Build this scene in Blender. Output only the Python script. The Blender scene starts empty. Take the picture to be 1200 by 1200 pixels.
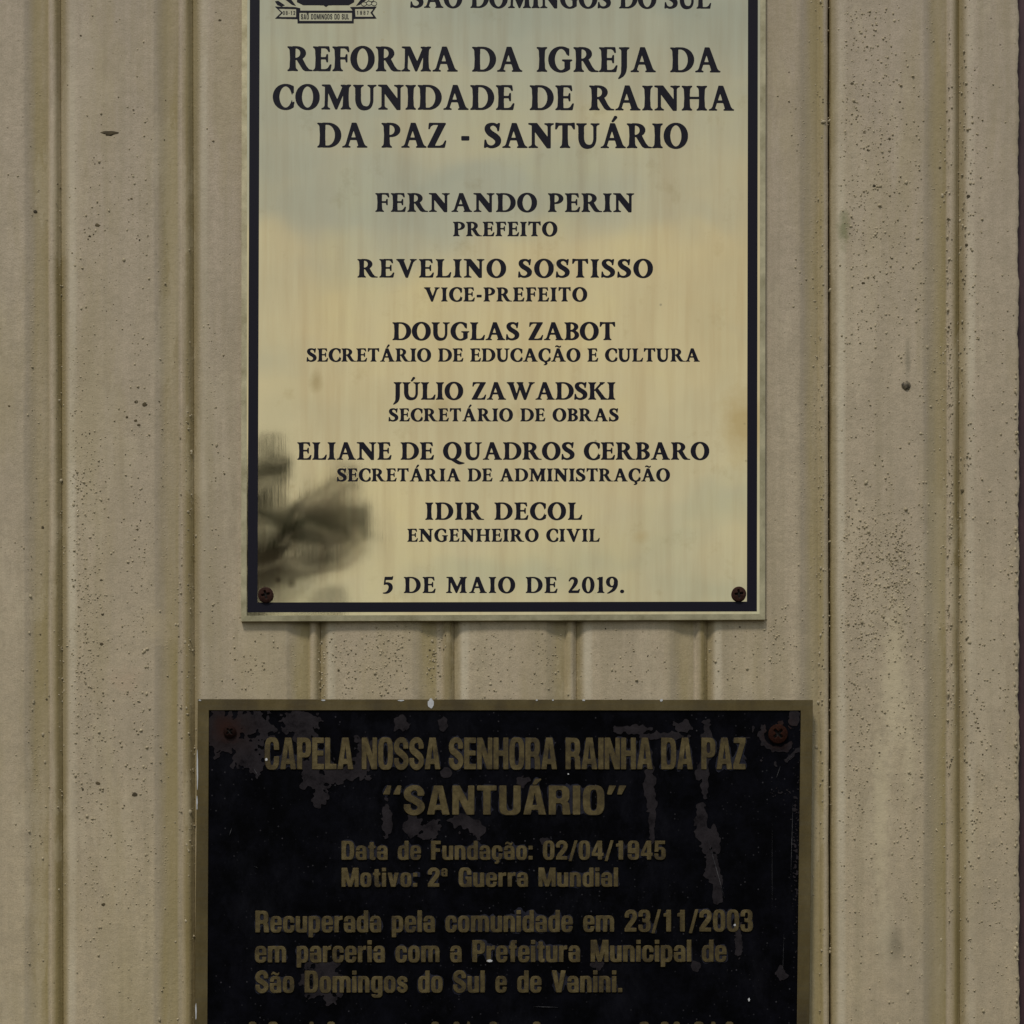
import bpy, math, random
import numpy as np
from mathutils import Vector, Matrix

random.seed(7)
C = bpy.context.scene.collection
S = 0.00065                    # metres of wall per photograph pixel
D = 1.6                        # camera distance from the wall
ZC = -0.50                     # camera stands lower than the picture centre

# ------------------------------------------------------------------ camera
cam = bpy.data.cameras.new('camera'); co = bpy.data.objects.new('camera', cam)
C.objects.link(co); co.location = (0, -D, ZC); co.rotation_euler = (math.radians(90), 0, 0)
cam.sensor_width = 36; cam.lens = 36 * D / (1200 * S); cam.shift_y = -ZC / (1200 * S)
cam.clip_start = 0.05; cam.clip_end = 500
bpy.context.scene.camera = co

# ------------------------------------------------------------------ sky, sun, exposure
SUN_EL, SUN_AZ = 58.0, 205.0    # azimuth clockwise from +Y: behind the camera, a little to the left
w = bpy.data.worlds.new('World'); bpy.context.scene.world = w; w.use_nodes = True
nt = w.node_tree; nt.nodes.clear()
def wn(t, **k):
    n = nt.nodes.new(t)
    for a, b in k.items(): setattr(n, a, b)
    return n
out = wn('ShaderNodeOutputWorld'); bg = wn('ShaderNodeBackground'); bg.inputs[1].default_value = 0.10
sky = wn('ShaderNodeTexSky', sky_type='NISHITA', sun_disc=False)
sky.sun_elevation = math.radians(SUN_EL); sky.sun_rotation = math.radians(SUN_AZ)
tc = wn('ShaderNodeTexCoord'); mp = wn('ShaderNodeMapping'); mp.inputs['Scale'].default_value = (1.6, 1.6, 7.5)
mp.inputs['Location'].default_value = (0.3, 0.1, 0.35)
nz = wn('ShaderNodeTexNoise'); nz.inputs['Scale'].default_value = 3.6; nz.inputs['Detail'].default_value = 6
nz.inputs['Roughness'].default_value = 0.5
nt.links.new(tc.outputs['Generated'], mp.inputs[0]); nt.links.new(mp.outputs[0], nz.inputs['Vector'])
sxyz = wn('ShaderNodeSeparateXYZ'); nt.links.new(tc.outputs['Generated'], sxyz.inputs[0])
ad = wn('ShaderNodeMath', operation='MULTIPLY_ADD'); nt.links.new(nz.outputs['Fac'], ad.inputs[0]); ad.inputs[1].default_value = 0.26
nt.links.new(sxyz.outputs[2], ad.inputs[2])
cr = wn('ShaderNodeValToRGB')           # layers of cloud: cool low haze, warm bright bank, cooler and greyer overhead
for _i, (_p, _c) in enumerate([(0.0, (1.2, 1.15, .9)), (0.115, (1.2, 1.15, .9)), (0.15, (3.8, 4.1, 4.2)), (0.30, (4.4, 5.0, 5.1)), (0.37, (4.9, 5.4, 5.2)), (0.415, (6.7, 6.5, 5.6)), (0.50, (7.2, 6.8, 5.5)), (0.525, (6.7, 6.5, 5.6)), (0.578, (4.9, 5.4, 5.8)), (0.62, (4.2, 4.9, 5.6)), (1.0, (6.6, 6.8, 7.2))]):
    if _i == 0:
        cr.color_ramp.elements.remove(cr.color_ramp.elements[1]); _e = cr.color_ramp.elements[0]; _e.position = _p
    else: _e = cr.color_ramp.elements.new(_p)
    _e.color = _c + (1,)
nt.links.new(ad.outputs[0], cr.inputs[0])
mx = wn('ShaderNodeMix', data_type='RGBA'); mx.inputs[0].default_value = 0.82
nt.links.new(sky.outputs[0], mx.inputs[6]); nt.links.new(cr.outputs[0], mx.inputs[7])
nt.links.new(mx.outputs[2], bg.inputs[0]); nt.links.new(bg.outputs[0], out.inputs[0])

sl = bpy.data.lights.new('sun', 'SUN'); sl.energy = 1.9; sl.angle = math.radians(10); sl.color = (1, 0.95, 0.86)
so = bpy.data.objects.new('sun', sl); C.objects.link(so)
a, e = math.radians(SUN_AZ), math.radians(SUN_EL)
sd = Vector((math.sin(a) * math.cos(e), math.cos(a) * math.cos(e), math.sin(e)))
so.rotation_euler = (-sd).to_track_quat('-Z', 'Y').to_euler()
vs = bpy.context.scene.view_settings
vs.view_transform = 'Standard'; vs.look = 'None'; vs.exposure = -0.12; vs.gamma = 1

# ------------------------------------------------------------------ placing
def P(px, py, d=0.0):
    """photograph pixel -> point of the plane d metres in front of the wall"""
    x, z = (px - 600) * S, (600 - py) * S
    k = (D - d) / D
    return Vector((x * k, -d, ZC + (z - ZC) * k))

# ------------------------------------------------------------------ materials
class M:
    def __init__(s, name):
        s.m = bpy.data.materials.new(name); s.m.use_nodes = True
        s.t = s.m.node_tree; s.b = s.t.nodes['Principled BSDF']
    def n(s, t, inp=None, **k):
        x = s.t.nodes.new(t)
        for a, b in k.items(): setattr(x, a, b)
        for a, b in (inp or {}).items(): s.put(x.inputs[a], b)
        return x
    def put(s, sock, v):
        if isinstance(v, bpy.types.NodeSocket): s.t.links.new(v, sock)
        else: sock.default_value = v
    def set(s, **k):
        for a, b in k.items(): s.put(s.b.inputs[a.replace('_', ' ')], b)
        return s
    def coord(s, kind='pos', scale=(1, 1, 1), loc=(0, 0, 0)):
        o = s.n('ShaderNodeNewGeometry').outputs['Position'] if kind == 'pos' else s.n('ShaderNodeTexCoord').outputs['Object']
        return s.n('ShaderNodeMapping', {0: o, 'Scale': scale, 'Location': loc}).outputs[0]
    def noise(s, v, scale, detail=3, rough=0.55):
        return s.n('ShaderNodeTexNoise', {'Vector': v, 'Scale': scale, 'Detail': detail, 'Roughness': rough}).outputs['Fac']
    def ramp(s, f, stops):
        r = s.n('ShaderNodeValToRGB', {0: f}); e = r.color_ramp.elements
        e.remove(e[1])
        for k, (p, c) in enumerate(stops):
            if k == 0: q = e[0]; q.position = p
            else: q = e.new(p)
            q.color = tuple(c) + (1,) if isinstance(c, (tuple, list)) else (c, c, c, 1)
        return r.outputs[0]
    def mix(s, f, a, b, mode='MIX'):
        x = s.n('ShaderNodeMix', data_type='RGBA', blend_type=mode)
        for i, v in ((0, f), (6, a), (7, b)):
            if isinstance(v, (tuple, list)): v = tuple(v) + (1,)
            s.put(x.inputs[i], v)
        return x.outputs[2]
    def math(s, op, a, b=0.0, clamp=False):
        return s.n('ShaderNodeMath', {0: a, 1: b}, operation=op, use_clamp=clamp).outputs[0]
    def bump(s, h, dist, strength=1.0, normal=None):
        k = {'Height': h, 'Distance': dist, 'Strength': strength}
        if normal is not None: k['Normal'] = normal
        return s.n('ShaderNodeBump', k).outputs[0]

# --- cream wall paint
def paint_material(name, dirt_shade=1.0):
    m = M(name)
    ob = m.n('ShaderNodeTexCoord').outputs['Object']
    sx = m.n('ShaderNodeSeparateXYZ', {0: ob}).outputs[0]
    pos = m.coord('pos')
    rel = m.math('DIVIDE', sx, 150 * S)                       # 0..1 across one plank
    wob = m.noise(m.coord('pos', (1, 1, 0.12)), 60, 4)
    relw = m.math('ADD', rel, m.math('MULTIPLY', m.math('SUBTRACT', wob, 0.5), 0.035))
    big = m.noise(m.coord('pos', (1, 1, 0.55)), 7, 5, 0.6)
    streak = m.noise(m.coord('pos', (1, 1, 0.05)), 130, 4, 0.6)
    fine = m.noise(pos, 900, 3, 0.7)
    mott = m.noise(pos, 140, 4, 0.65)
    base = m.ramp(big, [(0.33, (.50, .408, .285)), (0.5, (.57, .460, .305)), (0.68, (.62, .505, .315))])
    # the lower half of the wall is yellower than the greyer upper half
    z = m.n('ShaderNodeSeparateXYZ', {0: pos}).outputs[2]
    zf = m.n('ShaderNodeMapRange', {0: m.math('ADD', z, m.math('MULTIPLY', m.math('SUBTRACT', big, .5), .5)), 1: 0.30, 2: -0.34}).outputs[0]
    base = m.mix(zf, m.mix(0.6, base, (.545, .450, .360)), base)
    base = m.mix(m.math('MULTIPLY', m.ramp(streak, [(0.35, 0.0), (0.70, 1.0)]), 0.22), base, (.30, .255, .165))
    base = m.mix(m.math('MULTIPLY', m.ramp(mott, [(0.40, 0.0), (0.75, 1.0)]), 0.42), base, (.36, .305, .21))
    base = m.mix(m.math('MULTIPLY', m.ramp(fine, [(0.35, 1.0), (0.55, 0.0)]), 0.34), base, (.25, .20, .13))
    base = m.mix(m.math('MULTIPLY', m.ramp(m.noise(pos, 45, 5, .7), [(0.45, 0.0), (0.62, 1.0)]), 0.16), base, (.27, .225, .15))
    # pale strip on the plank edge
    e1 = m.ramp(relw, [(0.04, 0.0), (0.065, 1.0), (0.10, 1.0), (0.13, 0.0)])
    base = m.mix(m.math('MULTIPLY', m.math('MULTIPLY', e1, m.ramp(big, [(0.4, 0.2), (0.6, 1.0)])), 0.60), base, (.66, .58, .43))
    # shade of the shoulder slope painted in greyish, olive grime in the hollow, brown dirt in the joint
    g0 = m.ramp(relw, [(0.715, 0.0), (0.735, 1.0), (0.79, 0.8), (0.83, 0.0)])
    base = m.mix(m.math('MULTIPLY', g0, 0.32 * dirt_shade), base, (.235, .200, .150))
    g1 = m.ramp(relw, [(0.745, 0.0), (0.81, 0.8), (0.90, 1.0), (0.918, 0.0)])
    base = m.mix(m.math('MULTIPLY', m.math('MULTIPLY', g1, m.ramp(wob, [(0.3, 0.35), (0.6, 1.0)])), 0.74 * dirt_shade), base, (.325, .25, .088))
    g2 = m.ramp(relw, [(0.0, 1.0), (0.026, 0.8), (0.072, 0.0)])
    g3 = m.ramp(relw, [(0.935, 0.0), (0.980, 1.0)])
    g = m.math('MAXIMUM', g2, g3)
    base = m.mix(m.math('MULTIPLY', g, m.math('MULTIPLY', m.ramp(wob, [(0.3, 0.62), (0.6, 1.0)]), 0.80 * dirt_shade)), base, (.215, .158, .044))
    # washed and rubbed patches with ragged edges, thicker dirt film between them
    wp = m.noise(m.coord('pos', (1, 1, .30), (2, 0, 5)), 17, 7, .68)
    base = m.mix(m.math('MULTIPLY', m.ramp(wp, [(0.545, 0.0), (0.565, 1.0)]), 0.20), base, (.66, .56, .39))
    wq = m.noise(m.coord('pos', (1, 1, .18), (7, 0, 1)), 21, 6, .66)
    base = m.mix(m.math('MULTIPLY', m.ramp(wq, [(0.50, 0.0), (0.63, 1.0)]), 0.38), base, (.39, .315, .165))
    run = m.noise(m.coord('pos', (1, 1, .03), (0, 0, 3)), 75, 4, .6)
    base = m.mix(m.math('MULTIPLY', m.ramp(run, [(0.52, 0.0), (0.66, 1.0)]), 0.28), base, (.33, .275, .165))
    # small dark specks of mould, thick in some places
    v = m.n('ShaderNodeTexVoronoi', {'Vector': pos, 'Scale': 170.0, 'Randomness': 1.0})
    spot = m.ramp(v.outputs['Distance'], [(0.05, 1.0), (0.17, 0.0)])
    sel = m.ramp(m.n('ShaderNodeSeparateColor', {0: v.outputs['Color']}).outputs[0], [(0.72, 0.0), (0.8, 1.0)])
    clus = m.ramp(m.noise(m.coord('pos', (1, 1, 0.4), (3, 0, 1)), 24, 3), [(0.44, 0.0), (0.62, 1.0)])
    sp = m.math('MULTIPLY', m.math('MULTIPLY', spot, sel), clus)
    base = m.mix(m.math('MULTIPLY', sp, 0.62), base, (.10, .075, .035))
    # green algae stain near the tall seam
    def stain(px, py, rx, ry, col, amt, b):
        c = P(px, py)
        q = m.n('ShaderNodeMapping', {0: pos, 'Location': (-c.x / (rx * S), 0, -c.z / (ry * S)), 'Scale': (1 / (rx * S), 0, 1 / (ry * S))}).outputs[0]
        ln = m.n('ShaderNodeVectorMath', {0: q}, operation='LENGTH').outputs['Value']
        ln = m.math('ADD', ln, m.math('MULTIPLY', m.math('SUBTRACT', mott, .5), 1.6))
        return m.mix(m.math('MULTIPLY', m.ramp(ln, [(0.25, 1.0), (1.0, 0.0)]), amt), b, col)
    base = stain(987, 272, 9, 26, (.13, .15, .04), .62, base)
    base = stain(1046, 1108, 14, 26, (.20, .17, .11), .6, base)
    base = stain(1062, 425, 4, 28, (.22, .19, .13), .6, base)
    base = stain(185, 735, 20, 26, (.52, .42, .27), .7, base)
    base = stain(1063, 880, 10, 90, (.64, .54, .36), .5, base)
    base = stain(1035, 1090, 14, 60, (.62, .53, .36), .4, base)
    base = stain(150, 800, 22, 22, (.50, .38, .26), .6, base)
    base = stain(1045, 800, 17, 110, (.66, .56, .37), .6, base)
    base = stain(1030, 960, 13, 120, (.66, .56, .37), .55, base)
    # relief: orange-peel, brush marks, small pimples
    v2 = m.n('ShaderNodeTexVoronoi', {'Vector': pos, 'Scale': 420.0, 'Randomness': 1.0})
    pim = m.math('MULTIPLY', m.ramp(v2.outputs['Distance'], [(0.0, 1.0), (0.32, 0.0)]), m.ramp(m.n('ShaderNodeSeparateColor', {0: v2.outputs['Color']}).outputs[1], [(0.5, 0.0), (0.9, 1.0)]))
    pim = m.math('MULTIPLY', pim, m.ramp(m.noise(m.coord('pos', (1, 1, .35), (1, 0, 4)), 26, 3), [(0.42, 0.12), (0.62, 1.0)]))
    brush = m.noise(m.coord('pos', (1, 1, 0.03)), 700, 2)
    h = m.math('ADD', m.math('MULTIPLY', pim, 0.55), m.math('ADD', m.math('MULTIPLY', fine, 0.24), m.math('MULTIPLY', brush, 0.10)))
    h = m.math('ADD', h, m.math('MULTIPLY', m.math('MULTIPLY', m.noise(pos, 260, 3, .6), big), 0.85))
    h = m.math('SUBTRACT', h, m.math('MULTIPLY', sp, 0.4))
    m.set(Base_Color=base, Roughness=0.62, Normal=m.bump(h, 0.0008, 0.85)); m.b.inputs['Specular IOR Level'].default_value = 0.25
    return m.m
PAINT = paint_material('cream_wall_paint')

m = M('paint_blister_skin'); pos = m.coord('pos')
m.set(Base_Color=m.ramp(m.noise(pos, 90, 2), [(0.35, (.33, .27, .165)), (0.65, (.49, .405, .26))]), Roughness=0.6)
BLISTER = m.m
m = M('black_dirt'); m.set(Base_Color=m.ramp(m.noise(m.coord('pos'), 120, 2), [(0.3, (.035, .026, .012)), (0.7, (.12, .088, .04))]), Roughness=0.9)
DIRT = m.m
m = M('rusty_painted_nail'); m.set(Base_Color=m.ramp(m.noise(m.coord('pos'), 420, 3), [(.35, (.05, .038, .02)), (.65, (.24, .19, .12))]), Roughness=.7); NAIL = m.m
m = M('dark_gap'); m.set(Base_Color=(.012, .008, .006, 1), Roughness=0.95); GAP = m.m
m = M('maroon_paint'); pos = m.coord('pos', (1, 1, .3))
m.set(Base_Color=m.ramp(m.noise(pos, 90, 4), [(0.3, (.034, .010, .014)), (0.7, (.064, .018, .025))]), Roughness=0.55,
      Normal=m.bump(m.noise(pos, 300, 3), 0.0005, 0.5)); MAROON = m.m

# --- brushed brass of the new plaque
def brass_material():
    m = M('brushed_brass'); pos = m.coord('pos')
    big = m.noise(m.coord('pos', (1, 1, 1), (5, 0, 2)), 9, 4, .6)
    col = m.ramp(big, [(0.33, (.78, .68, .43)), (0.5, (.84, .725, .455)), (0.68, (.89, .76, .44))])
    stk = m.noise(m.coord('pos', (1, 1, 0.06)), 90, 4, .6)
    col = m.mix(m.math('MULTIPLY', m.ramp(stk, [(0.45, 0.0), (0.66, 1.0)]), 0.36), col, (.64, .49, .28))
    col = m.mix(m.math('MULTIPLY', m.ramp(m.noise(m.coord('pos', (1, 1, .10), (3, 0, 8)), 26, 5, .65), [(0.5, 0.0), (0.66, 1.0)]), 0.22), col, (.66, .47, .25))
    # handling stains and brown spots
    bl = m.noise(m.coord('pos', (1, 1, 1), (0, 0, 7)), 34, 5, .68)
    col = m.mix(m.math('MULTIPLY', m.ramp(bl, [(0.60, 0.0), (0.74, 1.0)]), 0.28), col, (.50, .37, .17))
    v = m.n('ShaderNodeTexVoronoi', {'Vector': pos, 'Scale': 62.0})
    sel = m.ramp(m.n('ShaderNodeSeparateColor', {0: v.outputs['Color']}).outputs[0], [(0.86, 0.0), (0.9, 1.0)])
    sp = m.math('MULTIPLY', m.ramp(v.outputs['Distance'], [(0.02, 1.0), (0.075, 0.0)]), sel)
    col = m.mix(m.math('MULTIPLY', sp, 0.55), col, (.28, .20, .09))
    def stain(px, py, rx, ry, c2, amt, b):
        c = P(px, py)
        q = m.n('ShaderNodeMapping', {0: pos, 'Location': (-c.x / (rx * S), 0, -c.z / (ry * S)), 'Scale': (1 / (rx * S), 0, 1 / (ry * S))}).outputs[0]
        ln = m.n('ShaderNodeVectorMath', {0: q}, operation='LENGTH').outputs['Value']
        ln = m.math('ADD', ln, m.math('MULTIPLY', m.math('SUBTRACT', bl, .5), 1.5))
        return m.mix(m.math('MULTIPLY', m.ramp(ln, [(0.2, 1.0), (1.0, 0.0)]), amt), b, c2)
    col = stain(868, 505, 34, 55, (.60, .43, .18), .65, col)
    col = stain(372, 452, 10, 16, (.42, .32, .15), .5, col)
    col = stain(343, 688, 8, 8, (.30, .24, .12), .75, col)
    col = stain(328, 684, 5, 4, (.30, .22, .12), .7, col)
    col = stain(750, 634, 14, 12, (.66, .47, .22), .45, col)
    br = m.noise(m.coord('pos', (1, 1, 0.012)), 1500, 3, .6)
    rough = m.n('ShaderNodeMapRange', {0: big, 1: .3, 2: .7, 3: .028, 4: .045}).outputs[0]
    rough = m.math('ADD', rough, m.math('MULTIPLY', sp, .4))
    n1 = m.bump(br, 0.0000045, 0.6)
    n2 = m.bump(m.noise(m.coord('pos', (1, 1, .8)), 11, 2), 0.0007, 0.5, n1)
    m.set(Base_Color=col, Metallic=1.0, Roughness=rough, Normal=n2)
    return m.m
BRASS = brass_material()
m = M('dull_shaded_brass_edge'); pos = m.coord('pos')
m.set(Base_Color=m.ramp(m.noise(m.coord('pos', (1, 1, 1)), 60, 5, .7), [(0.33, (.34, .29, .17)), (0.5, (.46, .40, .25)), (0.7, (.60, .52, .33))]), Metallic=.9, Roughness=.38,
      Normal=m.bump(m.noise(pos, 600, 3, .7), .00005, .6)); BRASSEDGE = m.m  # dull patina, its colour also darkened to give the contact shadow line
m = M('black_blue_enamel'); m.set(Base_Color=(.008, .007, .015, 1), Roughness=0.55,
    Normal=m.bump(m.noise(m.coord('pos', (1, 1, .1)), 900, 2), .0001, .5)); m.b.inputs['Specular IOR Level'].default_value = .14
ENAMEL = m.m

# --- old plaque
m = M('tarnished_brass'); pos = m.coord('pos')
t1 = m.noise(m.coord('pos', (1, 1, .5)), 30, 5, .65)
col = m.ramp(t1, [(0.33, (.072, .050, .018)), (0.5, (.110, .078, .025)), (0.7, (.162, .122, .052))])
hs = m.noise(m.coord('pos', (.06, 1, 1)), 420, 3)
col = m.mix(m.math('MULTIPLY', m.ramp(hs, [(0.4, 0.0), (0.7, 1.0)]), .3), col, (.10, .085, .05))
m.set(Base_Color=col, Metallic=0.55, Roughness=0.5, Normal=m.bump(m.noise(pos, 500, 3, .7), .0002, .5))
TARNISH = m.m
m = M('tarnished_letter_brass'); pos = m.coord('pos')
t1 = m.noise(pos, 120, 4, .7)
col = m.ramp(t1, [(0.33, (.045, .030, .009)), (0.5, (.088, .062, .018)), (0.72, (.155, .115, .045))])
m.set(Base_Color=col, Metallic=0.45, Roughness=0.5, Normal=m.bump(m.noise(pos, 700, 3, .7), .0002, .6))
OLDLETTER = m.m
m = M('black_plaque_paint'); pos = m.coord('pos')
v = m.n('ShaderNodeTexVoronoi', {'Vector': pos, 'Scale': 300.0})
sel = m.ramp(m.n('ShaderNodeSeparateColor', {0: v.outputs['Color']}).outputs[0], [(0.60, 0.0), (0.95, 1.0)])
sp = m.math('MULTIPLY', m.ramp(v.outputs['Distance'], [(0.03, 1.0), (0.22, 0.0)]), sel)
sp = m.math('MULTIPLY', sp, m.ramp(m.noise(pos, 26, 3), [(0.40, 0.10), (0.58, 1.0)]))
col = m.ramp(m.noise(pos, 40, 6, .7), [(0.4, (.0012, .0012, .0018)), (0.72, (.005, .005, .008))])
hz = m.noise(m.coord('pos', (1, 1, .5), (4, 0, 0)), 22, 7, .75)
col = m.mix(m.math('MULTIPLY', m.ramp(hz, [(0.50, 0.0), (0.72, 1.0)]), .6), col, (.011, .011, .015))
col = m.mix(sp, col, (.075, .070, .078))
m.set(Base_Color=col, Roughness=0.6, Normal=m.bump(m.noise(pos, 300, 4, .7), .0002, .5)); m.b.inputs['Specular IOR Level'].default_value = .02
OLDBLACK = m.m
def worn(name, a, b, rusty=False):
    m = M(name); pos = m.coord('pos'); bl = m.noise(pos, 60, 4, .7)
    col = m.ramp(m.noise(pos, 75, 6, .8), [(0.30, a), (0.46, tuple((x * .45 + y * .55) for x, y in zip(a, b))), (0.68, b)])
    if rusty:
        for px, py, rr, c2, amt in ((269.5, 858, 19, (.038, .012, .007), .9), (269.5, 858, 45, (.022, .013, .011), .5), (911.5, 860.5, 24, (.035, .014, .009), .8)):
            c = P(px, py)
            q = m.n('ShaderNodeMapping', {0: pos, 'Location': (-c.x / (rr * S), 0, -c.z / (rr * S)), 'Scale': (1 / (rr * S), 0, 1 / (rr * S))}).outputs[0]
            ln = m.math('ADD', m.n('ShaderNodeVectorMath', {0: q}, operation='LENGTH').outputs['Value'], m.math('MULTIPLY', m.math('SUBTRACT', bl, .5), 1.2))
            col = m.mix(m.math('MULTIPLY', m.ramp(ln, [(0.25, 1.0), (1.0, 0.0)]), amt), col, c2)
    m.set(Base_Color=col, Roughness=0.6,
          Normal=m.bump(m.noise(pos, 400, 4, .7), .0003, .6)); m.b.inputs['Specular IOR Level'].default_value = .04
    return m.m
WORN = worn('faded_grey_undercoat', (.005, .004, .005), (.031, .026, .029), True)
HALO = worn('bluish_worn_paint', (.004, .004, .007), (.030, .030, .043))
CHIP = worn('white_chip', (.42, .42, .44), (.62, .62, .62))
def rust(name, a, b):
    m = M(name); pos = m.coord('pos')
    m.set(Base_Color=m.ramp(m.noise(pos, 700, 4, .7), [(0.3, a), (0.7, b)]), Metallic=0.0, Roughness=0.8,
          Normal=m.bump(m.noise(pos, 1200, 3, .7), .0003, .8)); m.b.inputs['Specular IOR Level'].default_value = .08; return m.m
RUST_DARK = rust('dark_rusty_steel', (.020, .009, .007), (.060, .026, .018))
RUST_RED = rust('red_rusty_steel', (.010, .0035, .002), (.034, .009, .004))
RUST_OLD = rust('old_brown_rust', (.006, .003, .002), (.020, .006, .004))

# ------------------------------------------------------------------ mesh helpers
def link(name, me, mat, parent=None, smooth=False):
    o = bpy.data.objects.new(name, me); C.objects.link(o)
    if mat: me.materials.append(mat)
    if parent is not None: o.parent = parent
    if smooth:
        for p in me.polygons: p.use_smooth = True
    return o
def mesh(name, vs_, fs): 
    me = bpy.data.meshes.new(name); me.from_pydata([tuple(v) for v in vs_], [], fs); me.update(); return me
def thing(name, label, cat, loc=(0, 0, 0)):
    o = bpy.data.objects.new(name, None); C.objects.link(o); o.location = loc; o.empty_display_size = .05
    o['label'] = label; o['category'] = cat
    return o

# ------------------------------------------------------------------ shapes from fields (letters, worn patches)
def raster(poly, X, Y):
    """even-odd fill of a polygon on grid axes X (cols), Y (rows)"""
    ins = np.zeros((len(Y), len(X)), bool)
    n = len(poly)
    for i in range(n):
        x1, y1 = poly[i]; x2, y2 = poly[(i + 1) % n]
        if y1 == y2: continue
        r = np.nonzero((y1 > Y) != (y2 > Y))[0]
        if len(r) == 0: continue
        xi = x1 + (Y[r] - y1) * (x2 - x1) / (y2 - y1)
        ins[r] ^= X[None, :] < xi[:, None]
    return ins
def blur(F, sg):
    k = int(3 * sg + 1); g = np.exp(-np.arange(-k, k + 1) ** 2 / (2 * sg * sg)); g /= g.sum()
    F = np.pad(F, k, mode='edge')
    F = sum(g[i] * F[i:F.shape[0] - 2 * k + i, :] for i in range(2 * k + 1))
    return sum(g[i] * F[:, i:F.shape[1] - 2 * k + i] for i in range(2 * k + 1))
def contours(F, X, Y, lev=0.5):
    """marching squares; returns closed loops in X,Y coordinates"""
    F = F.copy(); F[0, :] = F[-1, :] = 0; F[:, 0] = F[:, -1] = 0
    B = F > lev
    code = B[:-1, :-1] * 1 + B[:-1, 1:] * 2 + B[1:, 1:] * 4 + B[1:, :-1] * 8
    T = {1: [(3, 0)], 2: [(0, 1)], 3: [(3, 1)], 4: [(1, 2)], 5: [(3, 2), (1, 0)], 6: [(0, 2)], 7: [(3, 2)], 8: [(2, 3)],
         9: [(2, 0)], 10: [(0, 3), (2, 1)], 11: [(2, 1)], 12: [(1, 3)], 13: [(1, 0)], 14: [(0, 3)]}
    def edge(r, c, e):
        if e == 0: return ('h', r, c)
        if e == 2: return ('h', r + 1, c)
        if e == 3: return ('v', r, c)
        return ('v', r, c + 1)
    nxt = {}
    for r, c in zip(*np.nonzero((code > 0) & (code < 15))):
        r = int(r); c = int(c)
        for a_, b_ in T[int(code[r, c])]: nxt[edge(r, c, a_)] = edge(r, c, b_)
    dx = X[1] - X[0]; dy = Y[1] - Y[0]
    def pt(k):
        t, r, c = k
        if t == 'h':
            a_, b_ = F[r, c], F[r, c + 1]; return (X[c] + dx * (lev - a_) / (b_ - a_), Y[r])
        a_, b_ = F[r, c], F[r + 1, c]; return (X[c], Y[r] + dy * (lev - a_) / (b_ - a_))
    loops = []
    while nxt:
        k0, k = nxt.popitem(); lp = [pt(k0)]
        while k != k0:
            lp.append(pt(k)); k2 = nxt.pop(k, None)
            if k2 is None: break
            k = k2
        if len(lp) > 5: loops.append(np.array(lp))
    return loops
def simplify(L, tol):
    n = len(L); 
    i0 = 0; i1 = int(np.argmax(((L - L[0]) ** 2).sum(1)))
    keep = {i0, i1}
    def dp(a_, b_):
        st = [(a_, b_)]
        while st:
            a, b = st.pop()
            if b - a < 2: continue
            pts = Q[a + 1:b]; p, q = Q[a], Q[b]; d = q - p; ln = math.hypot(*d)
            if ln < 1e-12: dist = np.hypot(*(pts - p).T)
            else: dist = np.abs(d[0] * (pts[:, 1] - p[1]) - d[1] * (pts[:, 0] - p[0])) / ln
            j = int(np.argmax(dist))
            if dist[j] > tol: keep.add((a + 1 + j) % n); st += [(a, a + 1 + j), (a + 1 + j, b)]
    Q = np.vstack([L, L[:1]]); dp(0, i1); dp(i1, n)
    return L[sorted(keep)]
def fill_mesh(name, loops, thick, bevel=0.0):
    """filled flat shape with holes, in local x,y with thickness along local z (0..thick)"""
    cu = bpy.data.curves.new(name, 'CURVE'); cu.dimensions = '2D'; cu.fill_mode = 'BOTH'
    cu.extrude = max(thick / 2 - bevel, 0); cu.bevel_depth = bevel; cu.bevel_resolution = 0
    for L in loops:
        if len(L) < 3: continue
        sp = cu.splines.new('POLY'); sp.points.add(len(L) - 1)
        sp.points.foreach_set('co', np.hstack([L, np.zeros((len(L), 1)), np.ones((len(L), 1))]).ravel())
        sp.use_cyclic_u = True
    o = bpy.data.objects.new(name, cu)
    me = bpy.data.meshes.new_from_object(o)
    bpy.data.objects.remove(o); bpy.data.curves.remove(cu)
    me.name = name
    return me

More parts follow.
